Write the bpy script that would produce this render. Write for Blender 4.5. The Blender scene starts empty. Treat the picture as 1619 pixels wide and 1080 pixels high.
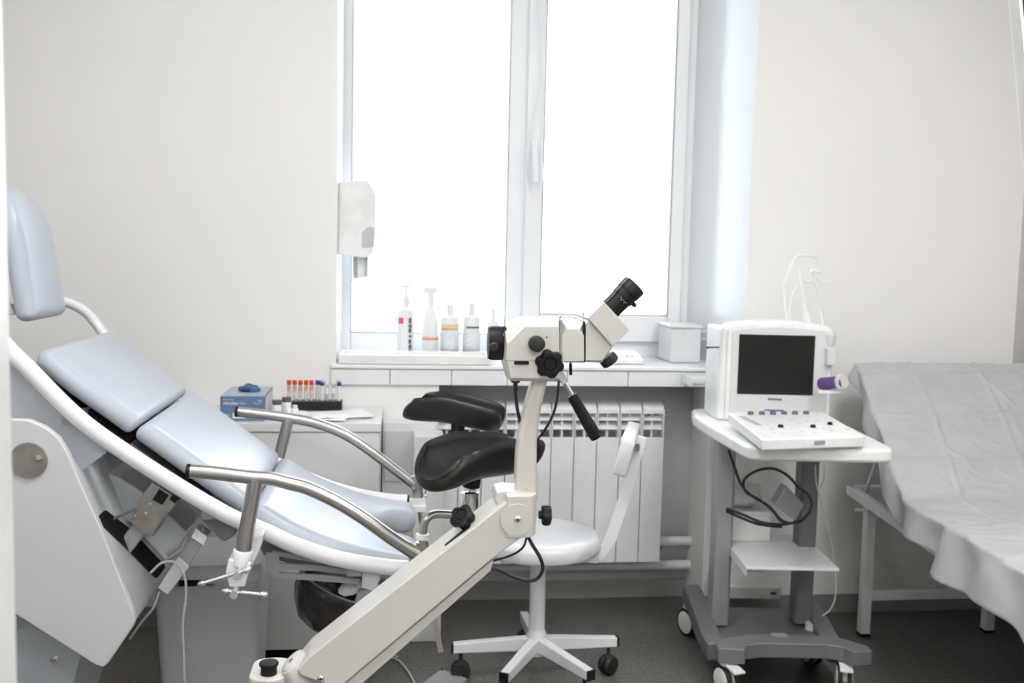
import bpy, bmesh, random
import numpy as np
from math import sin, cos, radians, pi, sqrt, atan2, hypot
from mathutils import Vector as V, Matrix, noise

random.seed(7)
S = bpy.context.scene
COL = S.collection

# ------------------------------------------------------------------ camera
F = 1574.0                      # focal length in pixels of the 1619 px wide frame (35 mm on a 36 mm sensor)
HC = 1.25
P_, W_, R_ = radians(5.11), radians(6.75), radians(1.30)
fwd = V((sin(W_) * cos(P_), cos(W_) * cos(P_), -sin(P_)))
rt0 = V((cos(W_), -sin(W_), 0)); up0 = rt0.cross(fwd)
RT = rt0 * cos(R_) + up0 * sin(R_); UP = up0 * cos(R_) - rt0 * sin(R_)
CAM = V((0, 0, HC))
cd = bpy.data.cameras.new('camera'); cam = bpy.data.objects.new('camera', cd); COL.objects.link(cam)
m = Matrix((RT, UP, -fwd)).transposed().to_4x4(); m.translation = CAM; cam.matrix_world = m
cd.sensor_width = 36; cd.lens = 36 * F / 1619; cd.clip_start = 0.02
cd.dof.use_dof = True; cd.dof.focus_distance = 1.78; cd.dof.aperture_fstop = 5.6; cd.dof.aperture_blades = 7
S.camera = cam

# ------------------------------------------------------------------ world, light, exposure
w = bpy.data.worlds.new('sky'); S.world = w; w.use_nodes = True
bg = w.node_tree.nodes['Background']
bg.inputs[0].default_value = (0.87, 0.945, 1.03, 1); bg.inputs[1].default_value = 7.6
S.view_settings.view_transform = 'Standard'; S.view_settings.look = 'None'
S.view_settings.exposure = 0.0; S.view_settings.gamma = 1.0; S.view_settings.use_curve_mapping = False
FILL_LAMPS = [(-0.3, 1.35), (1.35, 1.35), (-0.3, -1.0), (1.35, -1.0)]  # unseen ceiling panels added as fill light, rear pair behind the camera
FILL_E = 24.0


# ------------------------------------------------------------------ pixel helpers (a ray of the photo met at its real depth)
def ray(px, py):
    return RT * ((px - 809.5) / F) - UP * ((py - 540) / F) + fwd


def A(px, py, Y=None, Z=None, X=None):
    d = ray(px, py)
    t = Y / d.y if Y is not None else ((Z - HC) / d.z if Z is not None else X / d.x)
    return CAM + d * t


def AP(px, py, p0, n):
    d = ray(px, py)
    return CAM + d * ((V(p0) - CAM).dot(n) / d.dot(n))


def XZ(pts, Y):
    return [(A(x, y, Y=Y).x, A(x, y, Y=Y).z) for x, y in pts]


# ------------------------------------------------------------------ materials
def mat(name, col, rough=0.5, metal=0.0, coat=0.0, bump=None, spec=0.5, var=None, trans=0.0, alpha=1.0, emit=None, sheen=0.0, sss=0.0, aniso=0.0):
    M = bpy.data.materials.new(name); M.use_nodes = True
    nt = M.node_tree; b = nt.nodes['Principled BSDF']
    b.inputs['Base Color'].default_value = (*col, 1); b.inputs['Roughness'].default_value = rough
    b.inputs['Metallic'].default_value = metal; b.inputs['Coat Weight'].default_value = coat
    b.inputs['Coat Roughness'].default_value = 0.15
    b.inputs['Specular IOR Level'].default_value = spec
    b.inputs['Transmission Weight'].default_value = trans; b.inputs['Alpha'].default_value = alpha
    b.inputs['Anisotropic'].default_value = aniso
    if sheen: b.inputs['Sheen Weight'].default_value = sheen
    if emit:
        b.inputs['Emission Color'].default_value = (*emit[0], 1); b.inputs['Emission Strength'].default_value = emit[1]
    tc = nt.nodes.new('ShaderNodeTexCoord')
    if bump:
        sc, st, dist = bump
        n = nt.nodes.new('ShaderNodeTexNoise'); n.inputs['Scale'].default_value = sc; n.inputs['Detail'].default_value = 4
        nt.links.new(tc.outputs['Object'], n.inputs['Vector'])
        bp = nt.nodes.new('ShaderNodeBump'); bp.inputs['Strength'].default_value = st; bp.inputs['Distance'].default_value = dist
        nt.links.new(n.outputs['Fac'], bp.inputs['Height']); nt.links.new(bp.outputs['Normal'], b.inputs['Normal'])
    if var:
        sc, c2 = var[0], var[1]
        n = nt.nodes.new('ShaderNodeTexNoise'); n.inputs['Scale'].default_value = sc; n.inputs['Detail'].default_value = 5
        n.inputs['Roughness'].default_value = 0.65
        nt.links.new(tc.outputs['Object'], n.inputs['Vector'])
        r = nt.nodes.new('ShaderNodeValToRGB')
        lo, hi = (var[2], var[3]) if len(var) > 3 else (0.4, 0.6)
        r.color_ramp.elements[0].position = lo; r.color_ramp.elements[1].position = hi
        r.color_ramp.elements[0].color = (*c2, 1); r.color_ramp.elements[1].color = (*col, 1)
        nt.links.new(n.outputs['Fac'], r.inputs['Fac']); nt.links.new(r.outputs['Color'], b.inputs['Base Color'])
    return M


M = dict(
    wall=mat('wall_paint', (0.89, 0.88, 0.865), 0.85, bump=(60, 0.03, 0.001), spec=0.2, var=(1.3, (0.88, 0.87, 0.855))),
    ceil=mat('ceiling_paint', (0.85, 0.85, 0.84), 0.9, bump=(40, 0.05, 0.002)),
    niche=mat('niche_paint', (0.90, 0.905, 0.92), 0.8, bump=(60, 0.03, 0.001), spec=0.2, var=(2, (0.83, 0.84, 0.86))),
    floor=mat('linoleum', (0.37, 0.355, 0.325), 0.45, bump=(150, 0.15, 0.001), var=(75, (0.19, 0.182, 0.168), 0.35, 0.68)),
    vinyl=mat('grey_vinyl_skirting', (0.27, 0.262, 0.25), 0.4, var=(6, (0.25, 0.243, 0.235))),
    upvc=mat('white_upvc', (0.86, 0.875, 0.89), 0.28, coat=0.2, var=(3, (0.85, 0.865, 0.885))),
    seal=mat('grey_rubber_seal', (0.30, 0.31, 0.36), 0.6, var=(30, (0.26, 0.27, 0.31))),
    tile=mat('glazed_tile', (0.84, 0.85, 0.865), 0.18, coat=0.4, var=(3, (0.83, 0.84, 0.86))),
    grout=mat('grout', (0.5, 0.51, 0.53), 0.8, var=(40, (0.45, 0.46, 0.48))),
    white=mat('white_plastic', (0.88, 0.88, 0.875), 0.32, coat=0.1, var=(8, (0.79, 0.79, 0.785))),
    cream=mat('cream_enamel', (0.62, 0.60, 0.568), 0.34, coat=0.15, bump=(300, 0.03, 0.0005), var=(7, (0.61, 0.59, 0.558))),
    enamel=mat('white_enamel', (0.82, 0.835, 0.86), 0.22, coat=0.5, var=(5, (0.81, 0.825, 0.85))),
    panel=mat('grey_white_shell', (0.66, 0.67, 0.68), 0.45, bump=(220, 0.04, 0.0005), var=(4, (0.65, 0.66, 0.672))),
    bluegrey=mat('light_blue_grey_enamel', (0.53, 0.56, 0.60), 0.35, coat=0.2, var=(5, (0.52, 0.55, 0.59))),
    shellblue=mat('pale_blue_shell', (0.74, 0.77, 0.81), 0.3, coat=0.3, var=(5, (0.73, 0.76, 0.80))),
    darkgrey=mat('dark_grey_board', (0.20, 0.205, 0.22), 0.5, var=(10, (0.185, 0.19, 0.205))),
    midgrey=mat('grey_steel_paint', (0.33, 0.34, 0.36), 0.4, var=(9, (0.31, 0.32, 0.345))),
    vinylpad=mat('pale_blue_grey_leatherette', (0.46, 0.50, 0.57), 0.36, coat=0.12, bump=(260, 0.05, 0.0006), var=(6, (0.45, 0.49, 0.56))),
    steel=mat('brushed_steel', (0.52, 0.50, 0.475), 0.30, metal=1.0, bump=(120, 0.03, 0.0004), var=(12, (0.49, 0.47, 0.445))),
    chrome=mat('chrome', (0.80, 0.80, 0.81), 0.08, metal=1.0, var=(12, (0.76, 0.76, 0.77))),
    disc=mat('worn_steel_disc', (0.36, 0.35, 0.32), 0.42, metal=0.7, var=(14, (0.30, 0.24, 0.18), 0.36, 0.56)),
    black=mat('black_plastic', (0.009, 0.009, 0.009), 0.45, spec=0.22, bump=(200, 0.04, 0.0005), var=(12, (0.015, 0.015, 0.015))),
    softblack=mat('soft_black_polyurethane', (0.013, 0.012, 0.011), 0.34, spec=0.4, bump=(180, 0.04, 0.0006), var=(9, (0.022, 0.019, 0.018))),
    rubber=mat('black_rubber', (0.02, 0.02, 0.02), 0.55, bump=(90, 0.1, 0.0008), var=(20, (0.015, 0.015, 0.015))),
    bag=mat('black_bin_bag', (0.022, 0.020, 0.018), 0.22, bump=(26, 0.9, 0.012), coat=0.3, var=(15, (0.035, 0.028, 0.022))),
    hole=mat('dark_cavity', (0.006, 0.006, 0.006), 0.9, var=(10, (0.004, 0.004, 0.004))),
    rad=mat('radiator_enamel', (0.88, 0.89, 0.90), 0.35, coat=0.2, var=(5, (0.81, 0.825, 0.835))),
    cab=mat('white_laminate', (0.76, 0.765, 0.765), 0.3, coat=0.15, var=(4, (0.75, 0.755, 0.755))),
    cartgrey=mat('cart_grey_plastic', (0.17, 0.175, 0.185), 0.42, bump=(240, 0.05, 0.0005), var=(9, (0.155, 0.16, 0.17))),
    alu=mat('grey_aluminium_profile', (0.42, 0.435, 0.455), 0.35, metal=0.45, var=(9, (0.40, 0.415, 0.435))),
    screen=mat('dark_screen', (0.016, 0.015, 0.013), 0.25, spec=0.4, var=(3, (0.014, 0.013, 0.012))),
    sheet=mat('nonwoven_sheet', (0.56, 0.575, 0.59), 0.5, bump=(420, 0.25, 0.0008), spec=0.4, alpha=0.84, sheen=0.2, var=(9, (0.53, 0.545, 0.56))),
    mattress=mat('grey_white_mattress', (0.55, 0.555, 0.545), 0.5, bump=(200, 0.05, 0.0006), var=(6, (0.53, 0.535, 0.525))),
    silvervinyl=mat('pale_grey_seat_cover', (0.74, 0.76, 0.79), 0.30, coat=0.2, bump=(30, 0.25, 0.004), var=(7, (0.70, 0.72, 0.755))),
    paper=mat('white_paper', (0.86, 0.86, 0.86), 0.75, bump=(40, 0.2, 0.001), var=(9, (0.84, 0.84, 0.84))),
    boxblue=mat('glove_box_blue', (0.135, 0.225, 0.40), 0.45, var=(30, (0.12, 0.205, 0.37))),
    boxtop=mat('glove_box_pale_top', (0.36, 0.45, 0.56), 0.45, var=(14, (0.42, 0.50, 0.60))),
    glove=mat('nitrile_blue', (0.07, 0.13, 0.30), 0.5, bump=(60, 0.5, 0.004), var=(30, (0.05, 0.10, 0.25))),
    boxgrey=mat('label_grey', (0.22, 0.25, 0.28), 0.5, var=(30, (0.20, 0.23, 0.26))),
    textwhite=mat('print_white', (0.72, 0.76, 0.80), 0.6, var=(30, (0.70, 0.74, 0.78))),
    textgrey=mat('print_grey', (0.13, 0.14, 0.16), 0.6, var=(30, (0.12, 0.13, 0.15))),
    textblue=mat('print_blue', (0.05, 0.16, 0.36), 0.6, var=(30, (0.04, 0.14, 0.33))),
    redcap=mat('orange_red_cap', (0.62, 0.055, 0.012), 0.4, var=(40, (0.55, 0.04, 0.01))),
    purplecap=mat('violet_cap', (0.075, 0.028, 0.22), 0.4, var=(40, (0.06, 0.02, 0.19))),
    bluecap=mat('blue_cap', (0.03, 0.05, 0.30), 0.4, var=(40, (0.025, 0.04, 0.26))),
    pinkcap=mat('pink_cap', (0.80, 0.42, 0.42), 0.5, var=(40, (0.75, 0.38, 0.38))),
    glass=mat('clear_tube_plastic', (0.80, 0.78, 0.76), 0.15, trans=0.55, alpha=0.75, var=(20, (0.78, 0.76, 0.74))),
    tubewhite=mat('white_tube_plastic', (0.74, 0.76, 0.80), 0.3, var=(20, (0.72, 0.74, 0.78))),
    tuberose=mat('tube_label_red', (0.60, 0.22, 0.18), 0.6, var=(60, (0.72, 0.60, 0.56), 0.42, 0.58)),
    lidgrey=mat('dark_grey_lid', (0.09, 0.095, 0.10), 0.5, var=(20, (0.08, 0.085, 0.09))),
    bottle=mat('white_bottle', (0.83, 0.84, 0.86), 0.35, var=(20, (0.82, 0.83, 0.85))),
    labelblue=mat('pale_printed_label', (0.55, 0.58, 0.62), 0.5, var=(220, (0.80, 0.82, 0.85), 0.45, 0.6)),
    labelyellow=mat('pale_yellow_band', (0.82, 0.62, 0.30), 0.5, var=(60, (0.80, 0.60, 0.28))),
    labelorange=mat('pale_orange_band', (0.85, 0.42, 0.30), 0.5, var=(60, (0.80, 0.36, 0.26))),
    pink=mat('pink_mark', (0.85, 0.10, 0.20), 0.5, var=(60, (0.80, 0.08, 0.17))),
    purple=mat('violet_blue_plastic', (0.08, 0.055, 0.24), 0.35, var=(20, (0.12, 0.05, 0.16), 0.38, 0.6)),
    clear=mat('frosted_box_plastic', (0.84, 0.85, 0.87), 0.35, trans=0.2, var=(5, (0.83, 0.84, 0.86))),
    cable=mat('black_cable', (0.012, 0.012, 0.012), 0.4, coat=0.2, var=(20, (0.01, 0.01, 0.01))),
    whitecable=mat('pale_grey_cable', (0.60, 0.60, 0.585), 0.45, var=(20, (0.58, 0.58, 0.565))),
    greycable=mat('grey_cable', (0.28, 0.28, 0.285), 0.45, var=(20, (0.26, 0.26, 0.265))),
    lamp=mat('fill_diffuser', (0.9, 0.9, 0.9), 0.5, emit=((1.0, 0.98, 0.95), FILL_E)),  # glowing face of the added fill panels
)
g = bpy.data.materials.new('window_glass'); g.use_nodes = True
nt = g.node_tree; nt.nodes.clear()
o_ = nt.nodes.new('ShaderNodeOutputMaterial'); mx = nt.nodes.new('ShaderNodeMixShader'); tr = nt.nodes.new('ShaderNodeBsdfTransparent'); gl = nt.nodes.new('ShaderNodeBsdfGlossy')
fr = nt.nodes.new('ShaderNodeFresnel'); fr.inputs[0].default_value = 1.35; gl.inputs['Roughness'].default_value = 0.02
tr.inputs[0].default_value = (0.95, 0.97, 0.97, 1)
nt.links.new(fr.outputs[0], mx.inputs[0]); nt.links.new(tr.outputs[0], mx.inputs[1]); nt.links.new(gl.outputs[0], mx.inputs[2]); nt.links.new(mx.outputs[0], o_.inputs[0])
M['pane'] = g


# ------------------------------------------------------------------ mesh helpers
def cr(pts, n=8, closed=False):
    """smooth curve through points"""
    P = [V(p) for p in pts]; out = []
    N = len(P); segs = N if closed else N - 1
    for i in range(segs):
        if closed: a, b, c, d = P[(i - 1) % N], P[i], P[(i + 1) % N], P[(i + 2) % N]
        else: a, b, c, d = P[max(i - 1, 0)], P[i], P[i + 1], P[min(i + 2, N - 1)]
        for k in range(n):
            t = k / n
            out.append(0.5 * ((2 * b) + (c - a) * t + (2 * a - 5 * b + 4 * c - d) * t * t + (3 * b - a - 3 * c + d) * t ** 3))
    if not closed: out.append(P[-1])
    return out


def rounded(pts, rads, n=6):
    """2D polygon with rounded corners"""
    N = len(pts); out = []
    for i in range(N):
        p = V(pts[i]); a = V(pts[i - 1]) - p; b = V(pts[(i + 1) % N]) - p
        r = rads[i] if isinstance(rads, (list, tuple)) else rads
        if r <= 0: out.append(tuple(p)); continue
        la, lb = a.length, b.length; a.normalize(); b.normalize()
        ang = a.angle(b)
        if ang > pi - 0.05: out.append(tuple(p)); continue
        d = min(r / np.tan(ang / 2), la * 0.49, lb * 0.49)
        p0 = p + a * d; p1 = p + b * d
        for k in range(n + 1):
            t = k / n
            q = p0 * (1 - t) ** 2 + p * 2 * t * (1 - t) + p1 * t * t
            out.append(tuple(q))
    return out


class B:
    def __init__(s): s.bm = bmesh.new()

    def face(s, vs):
        try: return s.bm.faces.new(vs)
        except ValueError: return None

    def verts(s, ps): return [s.bm.verts.new(p) for p in ps]

    def box(s, x0, x1, y0, y1, z0, z1, M4=None):
        ps = [V((x, y, z)) for z in (z0, z1) for x, y in ((x0, y0), (x1, y0), (x1, y1), (x0, y1))]
        if M4: ps = [M4 @ p for p in ps]
        v = s.verts(ps)
        for f in ((0, 3, 2, 1), (4, 5, 6, 7), (0, 1, 5, 4), (1, 2, 6, 5), (2, 3, 7, 6), (3, 0, 4, 7)): s.face([v[i] for i in f])
        return s

    def loft(s, rings, cap=True, closed=True):
        R = [s.verts(r) for r in rings]
        n = len(R[0])
        for a, b in zip(R, R[1:]):
            for i in range(n if closed else n - 1):
                j = (i + 1) % n
                s.face([a[i], a[j], b[j], b[i]])
        if cap:
            s.face(list(reversed(R[0]))); s.face(R[-1])
        return s

    def prism(s, xz, y0, y1, holes=None):
        return s.loft([[(x, y0, z) for x, z in xz], [(x, y1, z) for x, z in xz]])

    def prismv(s, pts, off):
        off = V(off)
        return s.loft([[V(p) for p in pts], [V(p) + off for p in pts]])

    def plan(s, xy, z0, z1, M4=None):
        r = [[V((x, y, z)) for x, y in xy] for z in (z0, z1)]
        if M4: r = [[M4 @ p for p in q] for q in r]
        return s.loft(r)

    def tube(s, path, r, n=16, cap=True, flat=None):
        P = [V(p) for p in path]
        N = len(P); rs = r if isinstance(r, (list, tuple)) else [r] * N
        T = [(P[min(i + 1, N - 1)] - P[max(i - 1, 0)]).normalized() for i in range(N)]
        u = T[0].orthogonal().normalized(); rings = []
        for i in range(N):
            u = (u - T[i] * u.dot(T[i])).normalized(); v = T[i].cross(u)
            rings.append([P[i] + (u * cos(2 * pi * k / n) + v * sin(2 * pi * k / n)) * rs[i] for k in range(n)])
        return s.loft(rings, cap)

    def cyl(s, p0, p1, r0, r1=None, n=24):
        return s.tube([p0, p1], [r0, r0 if r1 is None else r1], n)

    def lathe(s, prof, o=(0, 0, 0), ax=(0, 0, 1), n=32, cap=True):
        ax = V(ax).normalized(); u = ax.orthogonal().normalized(); v = ax.cross(u); o = V(o)
        return s.loft([[o + ax * h + (u * cos(2 * pi * k / n) + v * sin(2 * pi * k / n)) * max(r, 1e-5) for k in range(n)] for r, h in prof], cap)

    def bar(s, p0, p1, w, h, up=(0, 0, 1)):
        """rectangular bar from p0 to p1; w across, h along 'up'"""
        p0, p1, up = V(p0), V(p1), V(up)
        t = (p1 - p0).normalized(); x = t.cross(up).normalized(); z = x.cross(t).normalized()
        q = [x * a * w / 2 + z * b * h / 2 for a, b in ((-1, -1), (1, -1), (1, 1), (-1, 1))]
        return s.loft([[p0 + k for k in q], [p1 + k for k in q]])

    def grid(s, fn, nu, nv):
        g = [[s.bm.verts.new(fn(i / nu, j / nv)) for j in range(nv + 1)] for i in range(nu + 1)]
        for i in range(nu):
            for j in range(nv): s.face([g[i][j], g[i + 1][j], g[i + 1][j + 1], g[i][j + 1]])
        return s

    def sphere(s, c, r, n=16, sc=(1, 1, 1)):
        c = V(c)
        bmesh.ops.create_uvsphere(s.bm, u_segments=n, v_segments=max(8, n // 2), radius=1,
                                  matrix=Matrix.Translation(c) @ Matrix.Diagonal((r * sc[0], r * sc[1], r * sc[2], 1)))
        return s

    def build(s, name, m, parent=None, bevel=0, seg=2, sharp=38, subsurf=0, doubles=0):
        bm = s.bm
        if doubles: bmesh.ops.remove_doubles(bm, verts=bm.verts, dist=doubles)
        bmesh.ops.recalc_face_normals(bm, faces=bm.faces)
        me = bpy.data.meshes.new(name); bm.to_mesh(me); bm.free()
        me.materials.append(M[m] if isinstance(m, str) else m)
        me.polygons.foreach_set('use_smooth', [True] * len(me.polygons))
        if sharp: me.set_sharp_from_angle(angle=radians(sharp))
        o = bpy.data.objects.new(name, me); COL.objects.link(o)
        if parent:
            root = parent
            while root.parent: root = root.parent
            me.transform(root.matrix_basis.inverted()); o.parent = parent
        if bevel:
            b = o.modifiers.new('bevel', 'BEVEL'); b.width = bevel; b.segments = seg; b.limit_method = 'ANGLE'; b.angle_limit = radians(35)
            b.harden_normals = True; b.use_clamp_overlap = True
        if subsurf:
            q = o.modifiers.new('sub', 'SUBSURF'); q.levels = subsurf; q.render_levels = subsurf
        return o


def recentre(o):
    """top-level mesh: origin to the middle of its base"""
    me = o.data; n = len(me.vertices); co = np.empty(n * 3); me.vertices.foreach_get('co', co); co = co.reshape(-1, 3)
    c = V(((co[:, 0].min() + co[:, 0].max()) / 2, (co[:, 1].min() + co[:, 1].max()) / 2, co[:, 2].min()))
    me.transform(Matrix.Translation(-c)); o.location = c
    return o


def thing(name, label, cat, loc=(0, 0, 0), rz=0, group=None):
    o = bpy.data.objects.new(name, None); COL.objects.link(o); o.empty_display_size = 0.05
    o.location = loc; o.rotation_euler = (0, 0, rz); o['label'] = label; o['category'] = cat
    if group: o['group'] = group
    return o


def tag(o, label, cat, group=None):
    o['label'] = label; o['category'] = cat
    if group: o['group'] = group
    return recentre(o)


def struct(o):
    o['kind'] = 'structure'; return o


def dup(root, loc, label=None, rz=None, group=None):
    r = root.copy(); COL.objects.link(r); r.location = loc
    if label: r['label'] = label
    if group: r['group'] = group
    if rz is not None: r.rotation_euler = (0, 0, rz)
    for c in list(root.children):
        k = c.copy(); COL.objects.link(k); k.parent = r
        for d in c.children:
            q = d.copy(); COL.objects.link(q); q.parent = k
    return r


def text_mesh(name, body, m, parent, org, xdir, ydir, size, depth=0.0004, bold=0.0):
    cu = bpy.data.curves.new(name, 'FONT'); cu.body = body; cu.size = size; cu.extrude = depth; cu.offset = bold
    t = bpy.data.objects.new(name, cu); COL.objects.link(t)
    bpy.context.view_layer.update()
    me = bpy.data.meshes.new_from_object(t.evaluated_get(bpy.context.evaluated_depsgraph_get()))
    bpy.data.objects.remove(t); bpy.data.curves.remove(cu)
    x = V(xdir).normalized(); y = V(ydir).normalized(); z = x.cross(y)
    mm = Matrix((x, y, z)).transposed().to_4x4(); mm.translation = V(org)
    me.transform(mm); me.materials.clear(); me.materials.append(M[m]); me.name = name
    o = bpy.data.objects.new(name, me); COL.objects.link(o)
    root = parent
    while root.parent: root = root.parent
    me.transform(root.matrix_basis.inverted()); o.parent = parent
    return o


# ================================================================== THE ROOM
XL, XR, YW, YN, YB, ZC = -1.215, 2.19, 3.30, 3.495, -1.6, 2.85
WX0, WX1, WZ0, WZ1, YG = -0.197, 1.196, 0.872, 2.42, 3.655   # window opening, glass plane
NX0, NX1, NZ = 0.115, 1.14, 0.806                            # radiator niche
nxl = A(690, 760, Y=YW).x; nxr = A(1115, 870, Y=YW).x
NX0, NX1 = nxl, nxr
b = B(); b.box(XL - .1, XR + .1, YB - .1, YN + .35, -.1, 0); struct(b.build('floor', 'floor', sharp=0))
b = B(); b.box(XL - .1, XR + .1, YB - .1, YN + .35, ZC, ZC + .1); struct(b.build('ceiling', 'ceil', sharp=0))
b = B(); b.plan([(XL - .1, YW), (WX0, YW), (WX0, YG + .12), (XL - .1, YG + .12)], 0, ZC); b.box(WX0, NX0, YW, YG + .12, 0, NZ); struct(b.build('wall_back_left', 'wall', sharp=30))
b = B(); b.box(WX1, XR + .1, YW, YG + .12, 0, ZC); b.box(NX1, WX1, YW, YG + .12, 0, NZ); struct(b.build('wall_back_right', 'wall', sharp=30))
b = B(); b.box(WX0, WX1, YW, YG + .12, WZ1, ZC); struct(b.build('wall_back_top', 'wall', sharp=30))
b = B(); b.box(NX0, NX1, YN, YG + .12, 0, NZ); struct(b.build('wall_niche', 'niche', sharp=0))
b = B(); b.box(NX0 - .001, NX0 + .004, YW + .004, YN, 0, NZ); b.box(NX1 - .004, NX1 + .001, YW + .004, YN, 0, NZ); struct(b.build('trim_1', 'wall'))
b = B(); b.box(XL - .1, XL, YB, YW, 0, ZC); struct(b.build('wall_left', 'wall', sharp=0))
b = B(); b.box(XR, XR + .1, YB, YW, 0, ZC); struct(b.build('wall_right', 'wall', sharp=0))
b = B(); b.box(XL - .1, XR + .1, YB - .1, YB, 0, ZC); struct(b.build('wall_front', 'wall', sharp=0))
jx = A(16, 540, Y=.8).x
b = B(); b.box(XL, jx, .62, .80, 0, ZC); struct(b.build('wall_partition', 'white', bevel=.002))
# splayed white reveals of the window
b = B(); b.plan([(WX1 + .002, YW + .0005), (WX1 + .002, YG + .1), (1.095, YG + .1), (1.095, YG)], WZ0 - .02, WZ1); struct(b.build('trim_2', 'upvc'))
b = B(); b.plan([(WX0 - .001, YW + .0005), (WX0 - .001, YG + .1), (-.19, YG + .1), (-.19, YW + .0005)], WZ0 - .02, WZ1); struct(b.build('trim_3', 'upvc'))
# window sill: stone-white slab and a row of glazed tiles below its front edge
b = B(); b.box(WX0 - .01, WX1 + .01, YW - .018, YG + .1, NZ + .066 - .014, WZ0); struct(b.build('trim_4', 'upvc', bevel=.004))
b = B(); b.box(WX0 - .008, WX1 + .008, YW - .004, YG + .05, NZ, WZ0 - .014); struct(b.build('trim_5', 'grout'))
edges = [530, 616.5, 714, 802, 897, 993, 1085, 1128]
xs = [A(e, 592, Y=YW - .01).x for e in edges]; xs[0] = WX0 - .009; xs[-1] = WX1 + .009
b = B()
for a_, c_ in zip(xs, xs[1:]): b.box(a_ + .0012, c_ - .0012, YW - .012, YW - .003, NZ - .001, WZ0 - .016)
struct(b.build('trim_6', 'tile', bevel=.0012))
# skirting
def skirt(name, segs):
    b = B()
    for (x0, y0, x1, y1) in segs:
        d = V((x1 - x0, y1 - y0, 0)).normalized(); n = V((-d.y, d.x, 0)); n = -n
        prof = [(0, 0), (.016, 0), (.014, .012), (.006, .055), (.004, .062), (0, .062)]
        b.loft([[V((x, y, 0)) + n * p + V((0, 0, q)) for p, q in prof] for x, y in ((x0, y0), (x1, y1))])
    return struct(b.build(name, 'vinyl'))
skirt('baseboard_back', [(XL, YW, NX0, YW), (NX1, YW, XR, YW), (NX0 + .004, YN, NX1 - .004, YN)])
skirt('baseboard_right', [(XR, YW, XR, YB)])
skirt('baseboard_left', [(XL, YB, XL, YW)])

# window: frame, mullion, sash, seals, glass
wf = B()
wf.box(-.245, -.160, YG, YG + .07, WZ0, WZ1)
wf.box(1.018, 1.097, YG, YG + .07, WZ0, WZ1)
wf.box(-.160, .405, YG + .001, YG + .07, WZ0 - .01, .946); wf.box(.470, 1.018, YG + .001, YG + .07, WZ0 - .01, .946)
wf.box(-.160, .405, YG + .001, YG + .07, WZ1 - .07, WZ1 + .01); wf.box(.470, 1.018, YG + .001, YG + .07, WZ1 - .07, WZ1 + .01)
wf.box(.405, .470, YG - .004, YG + .07, WZ0 - .01, WZ1)
win = struct(wf.build('window_1', 'upvc', bevel=.004))
wsh = B()
wsh.box(.466, .530, YG - .028, YG + .05, WZ0 + .055, WZ1 - .05); wsh.box(1.014, 1.062, YG - .028, YG + .05, WZ0 + .055, WZ1 - .05)
wsh.box(.530, 1.014, YG - .027, YG + .05, WZ0 + .055, 1.026); wsh.box(.530, 1.014, YG - .027, YG + .05, WZ1 - .12, WZ1 - .05)
wsh.build('window_sash', 'upvc', win, bevel=.006, seg=3)
sb = B()
for x0, x1, z0, y in ((-.160, .405, .946, YG), (.530, 1.014, 1.026, YG - .028)):
    sb.box(x0 - .003, x0 + .004, y + .004, y + .012, z0, WZ1 - .07); sb.box(x1 - .004, x1 + .003, y + .004, y + .012, z0, WZ1 - .07)
    sb.box(x0, x1, y + .004, y + .012, z0 - .002, z0 + .004)
sb.build('window_seal', 'seal', win)
gb = B(); gb.box(-.162, .407, YG + .03, YG + .034, .944, WZ1 - .06); gb.build('window_pane', 'pane', win)
gb = B(); gb.box(.528, 1.016, YG + .01, YG + .014, 1.024, WZ1 - .1); gb.build('window_pane', 'pane', win)
hb = B(); hc = A(846, 238, Y=YG - .05)
hb.box(hc.x - .014, hc.x + .014, YG - .040, YG - .028, hc.z - .035, hc.z + .035)
hb.cyl((hc.x, YG - .04, hc.z), (hc.x, YG - .062, hc.z), .008)
hb.bar((hc.x - .002, YG - .062, hc.z + .01), (hc.x + .002, YG - .062, hc.z - .115), .02, .012, up=(0, 1, 0))
hb.build('window_handle', 'upvc', win, bevel=.003)
cb = B(); c0 = A(858, 0, Y=YG - .06)
cb.tube(cr([(c0.x - .02, YG - .04, WZ1 - .15), A(853, 120, Y=YG - .045), A(838, 215, Y=YG - .05), A(832, 275, Y=YG - .05), A(845, 311, Y=YG - .055), A(857, 290, Y=YG - .05), A(858, 200, Y=YG - .045), A(862, 100, Y=YG - .045), (c0.x + .012, YG - .04, WZ1 - .15)]), .0022, 8)
cb.build('blind_cord', 'upvc', win)

# heating pipes and pipe cover beside the radiator
b = B()
for (z, r) in ((.215, .017), (.125, .017)):
    b.tube(cr([(.25, YN - .035, z), (.6, YN - .035, z), (NX1 - .005, YN - .035, z)], 2), r, 14)
o = b.build('heating_pipe', 'rad'); tag(o, 'two white heating pipes running along the wall below the radiator', 'pipe')
cov = thing('pipe_cover', 'low white boxed pipe cover with a square hatch between cabinet and radiator', 'cover', (0.07, 3.26, 0))
c1 = A(603, 668, Y=3.22); c2 = A(690, 668, Y=3.22)
b = B(); b.box(c1.x + .004, c2.x, 3.22, YW - .003, .0, c1.z); b.build('body', 'cab', cov, bevel=.003)
d1 = A(607, 681, Y=3.215); d2 = A(659, 761, Y=3.215)
b = B(); b.box(d1.x + .002, d2.x, 3.213, 3.219, d2.z, d1.z); b.build('hatch', 'panel', cov, bevel=.002)
b = B(); b.box(c2.x - .075, c2.x + .02, 3.10, 3.218, 0, A(700, 690, Y=3.1).z); b.build('side_panel', 'cab', cov, bevel=.004)

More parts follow.
